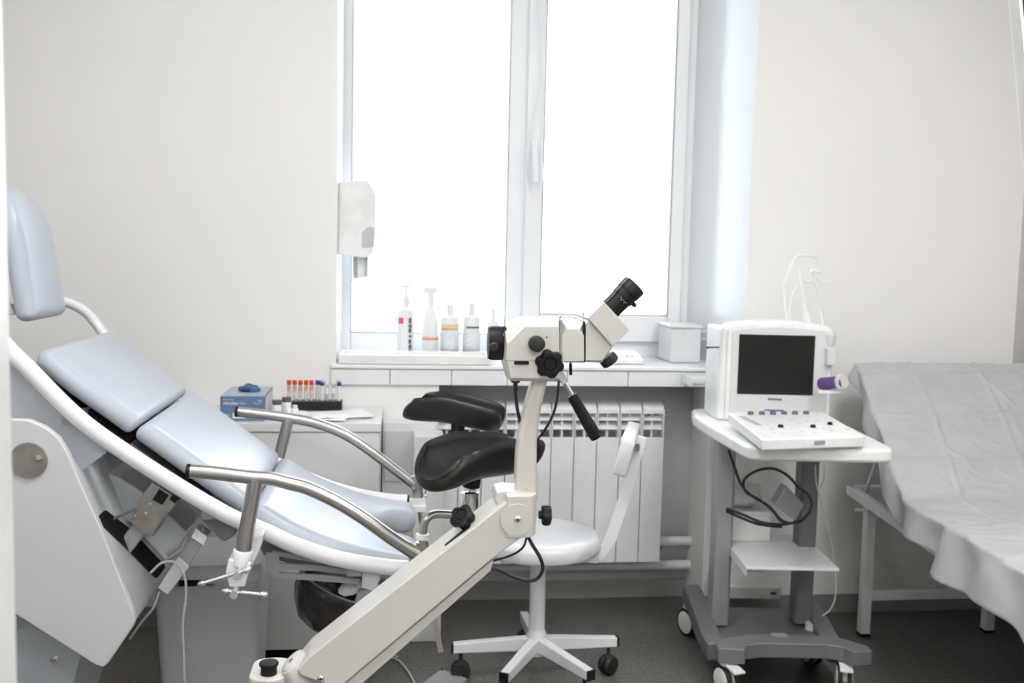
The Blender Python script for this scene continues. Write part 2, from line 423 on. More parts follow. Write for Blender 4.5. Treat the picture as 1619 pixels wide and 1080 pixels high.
# ================================================================== RADIATOR
r0 = A(1050, 640, Y=3.36)
rxr = r0.x + .002; sec = .080
rad = thing('radiator', 'white ten-section aluminium radiator in the niche under the window', 'radiator', (rxr - 5 * sec, 3.40, .17))
for k in range(10):
    x1 = rxr - k * sec; x0 = x1 - sec + .0025; xm = (x0 + x1) / 2
    zt, zb = A(xm * F / 3.4 + 623, 641, Y=3.39).z, .172
    zt = .735
    b = B()
    b.box(x0, x1, 3.352, 3.358, zb, .618)                              # flat front plate
    b.box(x0 + .003, x1 - .003, 3.358, 3.43, zb + .02, .60)
    for q in (0, 1):                                                   # two vertical web edges above the plate
        xx = x0 if q == 0 else x1 - .004
        b.box(xx, xx + .004, 3.354, 3.42, .618, .715)
    zc = [(3.356, .700), (3.356, .716), (3.366, .730), (3.385, .737), (3.43, .737), (3.44, .70)]
    b.loft([[V((x, y, z)) for y, z in zc] for x in (x0 + .001, x1 - .001)])
    for z0, dz in ((.672, .014), (.640, .014)):                        # convector louvres
        b.loft([[V((x, 3.372, z0)), V((x, 3.362, z0 + .004)), V((x, 3.40, z0 + dz + .012)), V((x, 3.42, z0 + dz))] for x in (x0 + .004, x1 - .004)])
    b.box(xm - .004, xm + .004, 3.375, 3.42, .60, .70)
    b.build('radiator_section', 'rad', rad, bevel=.0015)
for z in (.690, .215):
    b = B(); b.lathe([(.016, -.01), (.016, .012), (.009, .0121), (.009, .018)], (rxr, 3.40, z), (1, 0, 0)); b.build('end_plug', 'chrome', rad)
b = B(); b.cyl((rxr - .75, 3.42, .69), (rxr - .78, 3.42, .69), .014, .014)
b.build('inlet_pipe', 'rad', rad)
for x in (.6, .2):
    b = B(); b.box(rxr - x, rxr - x + .03, 3.43, YN - .001, .62, .65); b.build('wall_bracket', 'rad', rad)

# ================================================================== CABINET with things on it
CZ = .735
cab = thing('cabinet', 'white laminate cabinet standing at the wall behind the examination chair', 'cabinet', (-.34, 3.12, 0))
cx1 = A(603, 672, Y=2.95).x; cx0 = -.66
b = B(); b.box(cx0, cx1 - .003, 2.972, 3.296, .04, CZ - .028); b.build('body', 'cab', cab, bevel=.001)
b = B(); b.box(cx0 - .004, cx1, 2.95, 3.297, CZ - .026, CZ); b.build('cabinet_top', 'cab', cab, bevel=.0015)
b = B(); b.box(cx0 + .02, cx1 - .03, 3.0, 3.25, 0, .04); b.build('plinth', 'hole', cab)
mid = -.42
for x0, x1 in ((cx0 + .002, mid - .0015), (mid + .0015, cx1 - .005)):
    b = B(); b.box(x0, x1, 2.955, 2.971, .045, CZ - .028); b.build('door', 'cab', cab, bevel=.0012)
# papers
b = B()
for k in range(3):
    ang = radians((8, -6, 14)[k]); cx, cy = ((-.20, 3.08), (-.23, 3.05), (-.165, 3.08))[k]
    Mx = Matrix.Translation((cx, cy, CZ + .0012 + k * .0018)) @ Matrix.Rotation(ang, 4, 'Z')
    b.grid(lambda u, v: Mx @ V(((u - .5) * .19, (v - .5) * .14, .0015 + .009 * max(0, noise.noise(V((u * 3, v * 3, k * 5)))))), 14, 12)
o = b.build('paper_sheets', 'paper', sharp=0); so = o.modifiers.new('s', 'SOLIDIFY'); so.thickness = .0006
tag(o, 'loose curled white paper sheets on the cabinet top before the tube rack', 'paper')
# glove box
by = 2.985; gx0 = A(348, 660, Y=by).x; gx1 = A(418, 660, Y=by).x; gz = A(348, 626, Y=by).z
gbx = thing('glove_box', 'blue cardboard box of disposable gloves with a glove poking from its top slot', 'box', ((gx0 + gx1) / 2, by + .1, CZ))
b = B(); b.box(gx0, gx1, by, by + .205, CZ, gz - .0015); b.build('carton', 'boxblue', gbx, bevel=.001)
b = B(); b.box(gx0 + .001, gx1 - .001, by + .001, by + .204, gz - .0014, gz); b.build('printed_top', 'boxtop', gbx)
b = B(); b.box(gx1, gx1 + .0006, by + .03, by + .20, CZ + .004, gz - .006); b.build('printed_side', 'labelblue', gbx)
b = B(); b.box(gx0 + .010, gx0 + .034, by - .0006, by, CZ + .006, CZ + .026); b.build('size_patch', 'boxgrey', gbx)
text_mesh('size_letter', 'M', 'textwhite', gbx, (gx0 + .014, by - .0008, CZ + .010), (1, 0, 0), (0, 0, 1), .016)
b = B(); b.box(gx0 + .036, gx0 + .075, by - .0006, by, CZ + .008, CZ + .024); b.build('white_patch', 'paper', gbx)
text_mesh('title_print', 'nitrylex', 'textwhite', gbx, (gx0 + .009, by - .0008, gz - .026), (1, 0, 0), (0, 0, 1), .014, bold=.0003)
text_mesh('subtitle_print', 'basic', 'textwhite', gbx, (gx0 + .055, by - .0008, gz - .024), (1, 0, 0), (0, 0, 1), .010)
b = B(); b.box(gx0 + .009, gx0 + .040, by - .0006, by, gz - .0125, gz - .0095); b.build('small_print', 'boxtop', gbx)
b = B(); b.tube(cr([(gx1 - .032, by - .0006, gz - .018), (gx1 - .022, by - .0006, gz - .024), (gx1 - .012, by - .0006, gz - .020), (gx1 - .010, by - .0006, gz - .012), (gx1 - .020, by - .0006, gz - .015)]), .0009, 6); b.build('logo_print', 'textwhite', gbx)
b = B(); gc = V(((gx0 + gx1) / 2 + .006, by + .10, gz))
for k in range(7):
    a = k * .9; b.sphere(gc + V((.020 * cos(a), .022 * sin(a), .005 + .004 * (k % 3))), .012, 12, (1.2, .9, .75))
b.box(gc.x - .03, gc.x + .03, gc.y - .012, gc.y + .012, gz - .001, gz + .001)
b.build('glove', 'glove', gbx, sharp=0)
# pill bottles
def jar(px, py, Y, r, h, label):
    p = A(px, py, Y=Y); t = thing('specimen_jar', label, 'jar', (p.x, Y, CZ), 0, None)
    b = B(); b.lathe([(r * .96, 0), (r, .003), (r, h * .66), (r * .86, h * .74), (r * .8, h * .76)], (p.x, Y, CZ)); b.build('jar_body', 'bottle', t)
    b = B(); b.lathe([(r * .99, h * .76), (r, h * .78), (r, h * .97), (r * .95, h)], (p.x, Y, CZ)); b.build('lid', 'lidgrey', t)
    return t
jar(438, 650, 3.06, .0145, .052, 'white jar with dark grey lid next to the blue glove box')
jar(453, 650, 3.10, .0145, .055, 'white jar with dark grey lid just behind the two small white bottles')
for px, r, h, lab in ((455, .0125, .044, 'small all-white bottle in front of the dark-lidded jars'), (466.5, .010, .043, 'slim all-white bottle nearest the black tube rack')):
    p = A(px, 655, Y=3.02)
    t = thing('small_bottle', lab, 'bottle', (p.x, 3.02, CZ))
    b = B(); b.lathe([(r * .95, 0), (r, .002), (r, h * .7), (r * .7, h * .8)], (p.x, 3.02, CZ)); b.build('bottle_body', 'bottle', t)
    b = B(); b.lathe([(r * .72, h * .8), (r * .75, h * .82), (r * .72, h)], (p.x, 3.02, CZ)); b.build('cap', 'bottle', t)
# tube rack
ry = 3.20; rx0 = A(468, 640, Y=ry).x - .012; rx1 = A(541, 640, Y=ry).x
rk = thing('tube_rack', 'black foam rack holding a row of blood sample tubes on the cabinet', 'rack', ((rx0 + rx1) / 2, ry, CZ))
b = B(); b.box(rx0, rx1, ry - .022, ry + .030, CZ, CZ + .030); b.build('foam_block', 'softblack', rk, bevel=.002)
tz = A(470, 601, Y=ry).z
def sample_tube(px, kind, label, group, dz=0):
    x = A(px, 620, Y=ry).x; t = thing('sample_tube', label, 'tube', (x, ry, CZ + .0305), 0, group)
    h = tz - CZ - .0305 + dz; r = .0062
    if kind == 'clear': capm, bodym = 'tubewhite', 'glass'
    elif kind == 'red': capm, bodym = 'redcap', 'glass'
    elif kind == 'violet': capm, bodym = 'purplecap', 'glass'
    else: capm, bodym = 'bluecap', 'tubewhite'
    b = B(); b.lathe([(r * .9, 0), (r * .9, h * .80)], (x, ry, CZ + .0305), n=16); b.build('tube_body', bodym, t)
    if kind == 'red':
        b = B(); b.lathe([(r * .93, h * .30), (r * .93, h * .72)], (x, ry, CZ + .0305), n=16, cap=False); b.build('paper_label', 'tuberose', t)
    if kind == 'clear':
        b = B(); b.lathe([(r * .80, h * .0), (r * .98, h * .62)], (x, ry, CZ + .0305), n=16); b.build('white_insert', 'tubewhite', t)
    b = B(); b.lathe([(r * 1.02, h * .78), (r * 1.12, h * .80), (r * 1.12, h * .97), (r * .95, h)], (x, ry, CZ + .0305), n=16); b.build('cap', capm, t)
    if kind == 'blue':
        b = B(); b.lathe([(r * .9, h), (r * .9, h + .006)], (x, ry, CZ + .0305), n=16); b.build('cap_top', 'pinkcap', t)
    return t
for px, lab in ((457, 'orange-red capped sample tube, leftmost in the black rack'), (466, 'orange-red capped sample tube, second from the left in the rack'), (475, 'orange-red capped sample tube, middle one of the five red caps'), (484, 'orange-red capped sample tube, fourth from the left in the rack'), (492.5, 'orange-red capped sample tube right beside the violet caps')):
    sample_tube(px, 'red', lab, 'blood sample tubes in the rack')
sample_tube(502, 'violet', 'violet capped sample tube directly right of the red caps', 'blood sample tubes in the rack')
sample_tube(509, 'blue', 'violet-blue capped sample tube with pink top in the middle of rack', 'blood sample tubes in the rack', -.004)
sample_tube(517, 'clear', 'clear white-tipped sample tube, left of the two clear ones', 'blood sample tubes in the rack')
sample_tube(527, 'clear', 'clear white-tipped sample tube, right of the two clear ones', 'blood sample tubes in the rack')
sample_tube(536, 'blue', 'blue capped white sample tube at the right end of rack', 'blood sample tubes in the rack', -.004)

# ================================================================== ON THE SILL
tb = thing('wash_tray', 'long shallow white plastic tray on the left of the window sill', 'tray', (.08, 3.36, WZ0))
tx0 = A(536, 570, Y=YW).x; tx1 = A(775, 570, Y=YW).x
b = B()
b.box(tx0, tx1, YW - .012, YW + .004, WZ0 + .001, WZ0 + .032); b.box(tx0, tx1, YW + .13, YW + .146, WZ0 + .001, WZ0 + .032)
b.box(tx0, tx0 + .012, YW + .004, YW + .13, WZ0 + .001, WZ0 + .032); b.box(tx1 - .012, tx1, YW + .004, YW + .13, WZ0 + .001, WZ0 + .032)
b.box(tx0 + .012, tx1 - .012, YW + .004, YW + .13, WZ0 + .001, WZ0 + .008)
b.build('tray_body', 'white', tb, bevel=.003)
def sillbottle(px, w, ybot, ytop, Y, kind, label):
    p = A(px, ybot, Y=Y); h = A(px, ytop, Y=Y).z - WZ0 - .001; r = w * .0021 / 2 * Y / 3.3
    t = thing({'pump': 'pump_bottle', 'spray': 'spray_bottle'}.get(kind, 'disinfectant_bottle'), label, 'bottle', (p.x, Y, WZ0 + .001))
    o = (p.x, Y, WZ0 + .001)
    if kind == 'pump': pr = [(r * .92, 0), (r, .004), (r, h * .60), (r * .9, h * .66), (r * .4, h * .70), (r * .38, h * .74)]; top = .74
    elif kind == 'spray': pr = [(r * .92, 0), (r, .004), (r, h * .48), (r * .8, h * .58), (r * .35, h * .70), (r * .35, h * .74)]; top = .74
    else: pr = [(r * .92, 0), (r, .004), (r, h * .68), (r * .85, h * .76), (r * .4, h * .80), (r * .38, h * .84)]; top = .82
    b = B(); b.lathe(pr, o); b.build('bottle_body', 'bottle', t)
    b = B()
    if kind == 'pump':
        b.cyl(V(o) + V((0, 0, h * .74)), V(o) + V((0, 0, h * .84)), r * .45, r * .4); b.cyl(V(o) + V((0, 0, h * .84)), V(o) + V((0, 0, h * .99)), r * .22)
        b.bar(V(o) + V((-r * .95, 0, h * .97)), V(o) + V((r * .6, 0, h * .99)), .012, .011)
    elif kind == 'spray':
        b.cyl(V(o) + V((0, 0, h * .74)), V(o) + V((0, 0, h * .93)), r * .5, r * .35)
        b.bar(V(o) + V((-r * .9, 0, h * .94)), V(o) + V((r * .7, 0, h * .94)), .016, .022); b.bar(V(o) + V((-r * .5, 0, h * .93)), V(o) + V((-r * .75, 0, h * .8)), .006, .006)
    else:
        b.cyl(V(o) + V((0, 0, h * .84)), V(o) + V((0, 0, h)), r * .42, r * .36)
    b.build('pump_head' if kind == 'pump' else 'cap', 'bottle', t, bevel=.001)
    return t, V(o), r, h
def band(t, o, r, z0, z1, m, name, a0=-1.2, a1=1.2, dphi=0):
    b = B()
    b.grid(lambda u, v: o + V((sin(a0 + (a1 - a0) * u + dphi) * (r + .0006), -cos(a0 + (a1 - a0) * u + dphi) * (r + .0006), z0 + (z1 - z0) * v)), 16, 2)
    x = b.build(name, m, t, sharp=0); s = x.modifiers.new('s', 'SOLIDIFY'); s.thickness = .0006
t, o, r, h = sillbottle(641, 26, 545, 450, 3.47, 'pump', 'tall white pump bottle with pink mark and dark lettering on sill')
band(t, o, r, h * .48, h * .56, 'pink', 'pink_mark', -1.0, -.3); b = B()
for k, (za, zc_) in enumerate(((.06, .13), (.145, .20), (.215, .27), (.30, .325), (.36, .42), (.43, .47), (.485, .56))):
    b.box(o.x + r * .35, o.x + r * (.72 if k % 2 else .66), o.y - r * .96, o.y - r * .62, o.z + h * za, o.z + h * zc_)
b.build('dark_print', 'textgrey', t)
t, o, r, h = sillbottle(680, 27, 543, 452, 3.50, 'spray', 'white spray bottle with faint orange band on the sill')
band(t, o, r, h * .26, h * .30, 'labelorange', 'orange_band')
t, o, r, h = sillbottle(711, 29, 541, 481, 3.48, 'cap', 'white bottle with pale yellow banded label on the window sill')
band(t, o, r, h * .54, h * .64, 'labelyellow', 'yellow_band'); band(t, o, r, h * .08, h * .52, 'labelblue', 'printed_label')
t, o, r, h = sillbottle(745, 28, 541, 479, 3.48, 'cap', 'white bottle with a dark line across its label on sill')
band(t, o, r, h * .56, h * .59, 'textgrey', 'dark_line', -.7, .9); band(t, o, r, h * .10, h * .52, 'labelblue', 'printed_label')
t, o, r, h = sillbottle(779, 19, 538, 490, 3.50, 'cap', 'small plain white bottle closest to the microscope lens')
# storage box right
sy = 3.42
x0 = A(1058, 560, Y=sy).x; x1 = x0 + .30; zt = A(1060, 514, Y=sy).z
sb_ = thing('storage_box', 'translucent white lidded storage box on the right of the sill', 'box', ((x0 + x1) / 2 - .05, sy + .05, WZ0))
x1 = 1.085
b = B(); b.box(x0 + .004, x1 - .004, sy + .002, sy + .17, WZ0 + .001, zt - .012); b.build('box_body', 'clear', sb_, bevel=.005)
b = B(); b.box(x0, x1, sy - .003, sy + .175, zt - .011, zt); b.build('lid', 'clear', sb_, bevel=.003)
l0 = A(1081, 520, Y=sy).x; l1 = A(1125, 520, Y=sy).x
b = B()
for a_, c_, d_, e_ in ((l0, l1, zt - .022, zt - .020), (l0, l1, zt - .048, zt - .046), (l0, l0 + .002, zt - .048, zt - .020), (l1 - .002, l1, zt - .048, zt - .020)):
    b.box(a_, c_, sy - .0005, sy + .002, d_, e_)
b.build('embossed_frame', 'rad', sb_)
dv = A(990, 560, Y=3.40)
t = thing('desk_device', 'small flat white device with a row of keys on the sill', 'device', (dv.x, 3.42, WZ0))
b = B(); b.loft([[V((x, y, z)) for y, z in ((3.36, WZ0 + .001), (3.48, WZ0 + .001), (3.48, WZ0 + .04), (3.36, WZ0 + .018))] for x in (dv.x - .07, dv.x + .055)]); b.build('case', 'white', t, bevel=.004)
b = B()
for k in range(6): b.box(dv.x - .055 + k * .018, dv.x - .045 + k * .018, 3.39, 3.40, WZ0 + .026, WZ0 + .029)
b.build('keys', 'rad', t)
# paper roll end under the sill
p = A(1092, 602, Y=3.20); q = A(1150, 602, Y=3.20)
t = thing('towel_holder', 'white horizontal rod holder fixed on the tiles left of the ultrasound machine', 'holder', (p.x, 3.27, p.z - .02))
b = B(); b.cyl(p, q, .0145); b.build('roll', 'white', t, bevel=.002)
b = B(); b.box(p.x - .006, p.x + .002, 3.185, YW - .004, p.z - .016, p.z + .014); b.build('bracket', 'upvc', t, bevel=.001)
# dispenser on the left reveal
dy0, dy1 = 3.36, 3.50
dxr = A(594, 340, Y=dy0).x; dzt = A(565, 283, Y=dy0).z; dzb = A(565, 408, Y=dy0).z; dxl = -.190
dp = thing('towel_dispenser', 'white wall-mounted paper towel dispenser on the left side of the window', 'dispenser', (dxl, (dy0 + dy1) / 2, dzb))
prof = rounded([(dxl, dzb + .01), (dxr - .03, dzb), (dxr - .006, dzb + .02), (dxr, dzb + .12), (dxr, dzt - .05), (dxr - .025, dzt), (dxl, dzt - .012)], [.004, .03, .03, .02, .05, .03, .004])
b = B(); b.prism(prof, dy0, dy1); b.build('shell', 'white', dp, bevel=.022, seg=6)
wx0, wx1 = A(572, 380, Y=dy0).x, A(592, 380, Y=dy0).x
b = B(); b.prism(rounded([(wx0, A(575, 393, Y=dy0).z), (wx1, A(575, 390, Y=dy0).z), (wx1 + .002, A(575, 360, Y=dy0).z), (wx0 + .02, A(575, 358, Y=dy0).z), (wx0, A(575, 368, Y=dy0).z)], .006), dy0 - .0015, dy0 + .002); b.build('level_window', 'bluegrey', dp, bevel=.001)
b = B(); pz0, pz1 = A(570, 443, Y=dy0).z, dzb + .005; px0, px1 = A(556, 430, Y=dy0).x, A(581, 430, Y=dy0).x
b.grid(lambda u, v: V((px0 + (px1 - px0) * u, 3.43 + .03 * sin(u * 9) * (1 - v * .5), pz0 + (pz1 - pz0) * v + .008 * u * (1 - v))), 16, 8)
x = b.build('paper_towel', 'paper', dp, sharp=0); s = x.modifiers.new('s', 'SOLIDIFY'); s.thickness = .001

# ================================================================== EXAMINATION CHAIR
ch = thing('examination_chair', 'reclined gynaecological examination chair with pale blue-grey padding and white side rails', 'examination chair', (-.55, 2.42, 0))
YN1, YF1 = 2.13, 2.72
railpx = [(-70, 445), (-25, 508), (18, 557), (48, 586), (101, 640), (144, 677), (204, 719), (285, 771), (339, 803), (371, 820), (423, 842), (461, 860), (513, 878), (565, 890), (617, 897), (648, 899)]
rl = XZ(railpx, YN1)
for Y in (YN1, YF1):
    b = B(); path = cr([(x, Y, z) for x, z in (rl if Y < 2.5 else rl[3:])], 4); b.tube(path, .0178, 20); ro = b.build('side_rail', 'enamel', ch)
    b = B(); d = (path[-1] - path[-2]).normalized(); b.cyl(path[-1], path[-1] + d * .006, .0172); b.build('end_cap', 'black', ro)
# pads
def pad(name, px, Y, y0, y1, T, rnd, rc0=.02, rc1=.02, uend=None, crown=.006, nu=44, nv=36, taper=None, m='vinylpad'):
    base = cr([V((x, 0, z)) for x, z in XZ(px, Y)], 6)
    L = [0]
    for a, c in zip(base, base[1:]): L.append(L[-1] + (c - a).length)
    tot = L[-1]
    def at(s):
        s = min(max(s, 0), tot)
        for i in range(len(L) - 1):
            if s <= L[i + 1] + 1e-9:
                t = (s - L[i]) / max(L[i + 1] - L[i], 1e-9); p = base[i].lerp(base[i + 1], t)
                break
        a, c = base[max(i - 2, 0)], base[min(i + 3, len(base) - 1)]
        tg = (c - a).normalized(); nn = V((-tg.z, 0, tg.x))
        if nn.z + nn.x < 0: nn = -nn
        return p, nn
    W = y1 - y0
    def warp(k, n):
        t = k / n; return 0.5 - 0.5 * cos(pi * t) if n else t
    def cor(dv, rc):
        return rc - sqrt(max(rc * rc - (rc - dv) ** 2, 0)) if dv < rc else 0
    b = B(); layers = []
    for side in (1, -1):
        rows = []
        for i in range(nu + 1):
            row = []
            for j in range(nv + 1):
                v = warp(j, nv); wv = v * W; dv = min(wv, W - wv)
                s0 = cor(dv, rc0); s1 = tot - cor(dv, rc1)
                if uend: s1 = min(s1, tot * uend(v))
                u = warp(i, nu); s = s0 + (s1 - s0) * u
                d = min(dv, s - s0, s1 - s) if True else 0
                k = min(max(d, 0) / rnd, 1); h = T / 2 * sqrt(max(1 - (1 - k) ** 2.4, 0))
                cc = crown * (1 - (2 * v - 1) ** 2) * min(1, min(s - s0, s1 - s) / .08)
                p, nn = at(s)
                yy = y0 + wv
                if taper: yy = y0 + W / 2 + (wv - W / 2) * taper(s / tot)
                q = V((p.x, yy, p.z)) + nn * (T / 2 + (side * h if side > 0 else -h) + (cc if side > 0 else 0))
                row.append(b.bm.verts.new(q))
            rows.append(row)
        for i in range(nu):
            for j in range(nv): b.face([rows[i][j], rows[i + 1][j], rows[i + 1][j + 1], rows[i][j + 1]])
    return b.build(name, m, ch, sharp=0, doubles=.0004)
PY0, PY1 = 2.165, 2.675
pad('back_cushion', [(44, 573), (98, 618), (150, 655), (202, 692)], PY0, PY0, PY1, .046, .028, .03, .012)
pad('lumbar_cushion', [(206, 693), (262, 733), (320, 775), (385, 821)], PY0, PY0, PY1, .046, .028, .012, .02)
def uend(v):
    k = abs(v - .56) / .22
    return 1 - .24 * sqrt(max(1 - k * k, 0)) if k < 1 else 1
pad('seat_cushion', [(380, 830), (440, 868), (500, 894), (560, 912), (610, 922), (660, 928)], PY0, PY0, PY1 + .015, .062, .032, .02, .03, uend, nu=60, nv=60)
pad('headrest', [(22, 512), (9, 446), (-1, 388), (-16, 338), (-40, 302)], 2.27, 2.27, 2.50, .046, .030, .02, .12, taper=lambda t: 1 - .10 * t)
# headrest support
b = B()
p0 = A(176, 545, Y=2.66)
b.tube(cr([p0, A(152, 512, Y=2.66), A(132, 491, Y=2.65), A(104, 478, Y=2.62), A(70, 476, Y=2.56), A(20, 484, Y=2.40), A(-20, 500, Y=2.25)], 6), .0125, 16)
b.build('headrest_tube', 'enamel', ch)
b = B(); b.prism(XZ([(-10, 478), (16, 480), (24, 498), (-10, 498)], 2.32), 2.32, 2.42); b.build('headrest_clamp', 'enamel', ch, bevel=.003)
# boards under the pads
b = B(); b.prism(XZ([(206, 699), (285, 760), (380, 824), (372, 846), (356, 857), (349, 854), (280, 783), (200, 712)], 2.20), 2.20, 2.64); b.build('lumbar_board', 'darkgrey', ch, bevel=.004)
b = B(); b.prism(XZ([(404, 848), (460, 874), (540, 900), (610, 916), (606, 926), (540, 914), (450, 890), (416, 878)], 2.20), 2.20, 2.62); b.build('seat_board', 'darkgrey', ch, bevel=.003)
b = B(); b.prism(XZ([(46, 578), (203, 697), (200, 708), (42, 592)], 2.20), 2.20, 2.64); b.build('back_board', 'hole', ch)
for px in ((110, 655), (330, 806), (560, 897)):
    b = B(); q = A(px[0], px[1], Y=YN1); b.box(q.x - .016, q.x + .016, YN1, YF1, q.z - .022, q.z + .002); b.build('cross_member', 'midgrey', ch, bevel=.003)
# tilting side plates
for Y in (2.150,):
    b = B(); b.prism(XZ([(-40, 560), (18, 566), (60, 604), (120, 662), (172, 706), (168, 716), (120, 752), (60, 800), (-40, 780)], 2.150), Y, Y + .008); b.build('tilt_plate', 'bluegrey', ch, bevel=.001)
# inner cross housing under the seat back
# lifting column
shell = XZ([(-60, 728), (-50, 690), (-22, 672), (12, 663), (45, 664), (72, 676), (92, 692), (106, 714), (122, 752), (163, 844), (208, 962), (214, 978), (211, 990), (172, 1048), (163, 1056), (150, 1052), (24, 972), (-70, 905)], 2.085)
b = B(); b.prism(shell, 2.085, 2.105); b.build('column_side_cover', 'panel', ch, bevel=.004, seg=3)
body = XZ([(-60, 735), (20, 690), (92, 712), (122, 757), (159.3, 849), (210, 975), (208, 990), (165, 1050), (150, 1046), (24, 968), (-70, 900)], 2.105)
b = B(); b.prism(body, 2.106, 2.62); b.build('column_body', 'shellblue', ch, bevel=.006, seg=3)
b = B(); b.prism(shell, 2.62, 2.64); b.build('column_side_cover', 'panel', ch, bevel=.004, seg=3)
# pivot disc
dc = A(45, 728, Y=2.084)
b = B(); b.lathe([(.0370, 0), (.0372, .002), (.036, .0045)], (dc.x, 2.085, dc.z), (0, -1, 0), 40); pd = b.build('pivot_disc', 'disc', ch)
sc = A(61, 724, Y=2.08)
b = B(); b.lathe([(.0055, 0), (.0055, .003), (.004, .0042)], (sc.x, 2.0805, sc.z), (0, -1, 0), 20); b.build('screw', 'chrome', pd)
# slots in the slanted face of the column
e0 = A(122, 757, Y=2.106); e1 = A(210, 975, Y=2.106)
ed = (e1 - e0).normalized(); nrm = ed.cross(V((0, 1, 0))).normalized()
if nrm.x < 0: nrm = -nrm
def onface(pts, name, m, lift=.0012, th=.001, par=ch):
    P = [AP(x, y, e0 + nrm * lift, nrm) for x, y in pts]
    b = B(); b.prismv(P, nrm * th); return b.build(name, m, par)
onface(rounded([(150, 821), (166, 806), (205, 836), (262, 896), (247, 916), (196, 864)], 5), 'actuator_slot', 'hole')
# actuator
aY = AP(203, 859, e0, nrm).y
b = B(); q0 = A(203, 859, Y=aY); q1 = A(238, 812, Y=aY); qd = (q0 - q1).normalized()
b.bar(q0 + qd * .02, q1, .034, .040, up=(0, 1, 0)); b.build('actuator_rod', 'bluegrey', ch, bevel=.006, seg=3)
fY = aY + .045
b = B(); b.prism(rounded(XZ([(120, 758), (134, 746), (154, 743), (188, 755), (224, 778), (260, 806), (296, 842), (299, 866), (262, 888), (206, 828), (168, 800), (142, 792)], fY), .006), fY, 2.61); b.build('column_fender', 'shellblue', ch, bevel=.006, seg=3)
act = B(); act.prism(rounded(XZ([(240, 763), (284, 791), (250, 832), (242, 848), (226, 845), (203, 824), (213, 810), (222, 786)], aY - .045), .005), aY - .045, aY + .03)
ao = act.build('actuator_bracket', 'disc', ch, bevel=.002)
b = B(); b.prism(XZ([(252, 773), (267, 783), (257, 798), (241, 790)], aY - .045), aY - .0465, aY - .043); b.prism(XZ([(272, 783), (282, 790), (277, 796), (268, 789)], aY - .045), aY - .0465, aY - .043); b.build('bracket_opening', 'hole', ao)
b = B()
for q in ((238, 796), (231, 811), (214, 815), (207, 823)):
    c = A(*q, Y=aY - .045); b.lathe([(.0035, 0), (.0028, .002)], (c.x, aY - .045, c.z), (0, -1, 0), 12)
b.build('bolts', 'chrome', ao)
b = B(); b.tube([A(216, 803, Y=aY - .05), A(152, 834, Y=aY - .02)], .0033, 10); b.build('cable_conduit', 'greycable', ch)
# controller box on its two halves, and cables
b = B(); b.prism(rounded(XZ([(282, 880), (299, 897), (265, 941), (249, 930)], 2.22), .003), 2.22, 2.26); co = b.build('controller_box', 'panel', ch, bevel=.003)
b = B(); b.prism(rounded(XZ([(309, 837), (326, 849), (297, 897), (281, 881)], 2.22), .003), 2.225, 2.262); b.build('controller_box', 'midgrey', ch, bevel=.003)
b = B(); b.prism(rounded(XZ([(309, 835), (328, 849), (322, 863), (302, 850)], 2.218), .002), 2.218, 2.266); b.build('controller_end', 'white', ch, bevel=.002)
b = B()
b.tube(cr([A(285, 862, Y=2.215), A(293, 846, Y=2.21), A(304, 832, Y=2.21), A(317, 829, Y=2.21), A(321, 840, Y=2.215)]), .0022, 8)
b.tube([A(264, 878, Y=2.215), A(286, 862, Y=2.215)], .0050, 10)
b.build('plug_cable', 'greycable', ch)
b = B()
b.tube(cr([A(238, 906, Y=2.20), A(256, 890, Y=2.20), A(278, 890, Y=2.20), A(292, 912, Y=2.20), A(294, 945, Y=2.20), A(289, 985, Y=2.20), A(291, 1040, Y=2.20), A(293, 1110, Y=2.22), (A(293, 1110, Y=2.22).x + .01, 2.24, .1), (A(293, 1110, Y=2.22).x + .06, 2.30, .004), (.0, 2.45, .004)]), .0028, 8)
b.tube(cr([A(252, 935, Y=2.24), A(243, 960, Y=2.24), A(225, 982, Y=2.26), A(205, 1010, Y=2.3)]), .0028, 8)
b.build('mains_cable', 'whitecable', ch)
# foot
fo = XZ([(51, 988), (128, 1033), (100, 1078)], 2.20)
b = B(); b.prism([fo[0], fo[1], (fo[2][0] - .03, .08), (fo[2][0] - .03, .03), (-1.0, .03), (-1.0, .35)], 2.20, 2.50); b.build('base_plate', 'bluegrey', ch, bevel=.003)
b = B(); b.box(-1.08, -.50, 2.12, 2.58, .0, .035); b.build('floor_base', 'bluegrey', ch, bevel=.006)
bl = A(87, 1043, Y=2.20); b = B(); b.lathe([(.010, 0), (.010, .002), (.006, .0025), (.006, .008), (.004, .010)], (bl.x, 2.20, bl.z), (0, -1, 0), 16); b.build('bolt', 'chrome', ch)

# armrests
def armrest(Y, px, post, brpx):
    P = [A(x, y, Y=Y) for x, y in px]
    b = B(); path = cr(P, 5); b.tube(path, .0143, 20); ar = b.build('armrest', 'steel', ch)
    d = (path[1] - path[0]).normalized(); b = B(); b.cyl(path[0] - d * .005, path[0] + d * .003, .0147); b.build('end_cap', 'black', ar)
    b = B(); b.tube([A(post[0][0], post[0][1], Y=Y), A(post[1][0], post[1][1], Y=Y)], .0158, 20); b.build('post', 'steel', ar)
    return ar
armrest(2.05, [(299, 745), (339, 748), (398, 755), (428, 757), (458, 764), (487, 772), (532, 793), (576, 820), (621, 852), (660, 877)], ((404, 758), (385, 868)), None)
armrest(2.79, [(375, 651), (413, 655), (458, 661), (502, 670), (547, 688), (591, 717), (635, 751), (660, 770)], ((456, 664), (438, 735)), None)
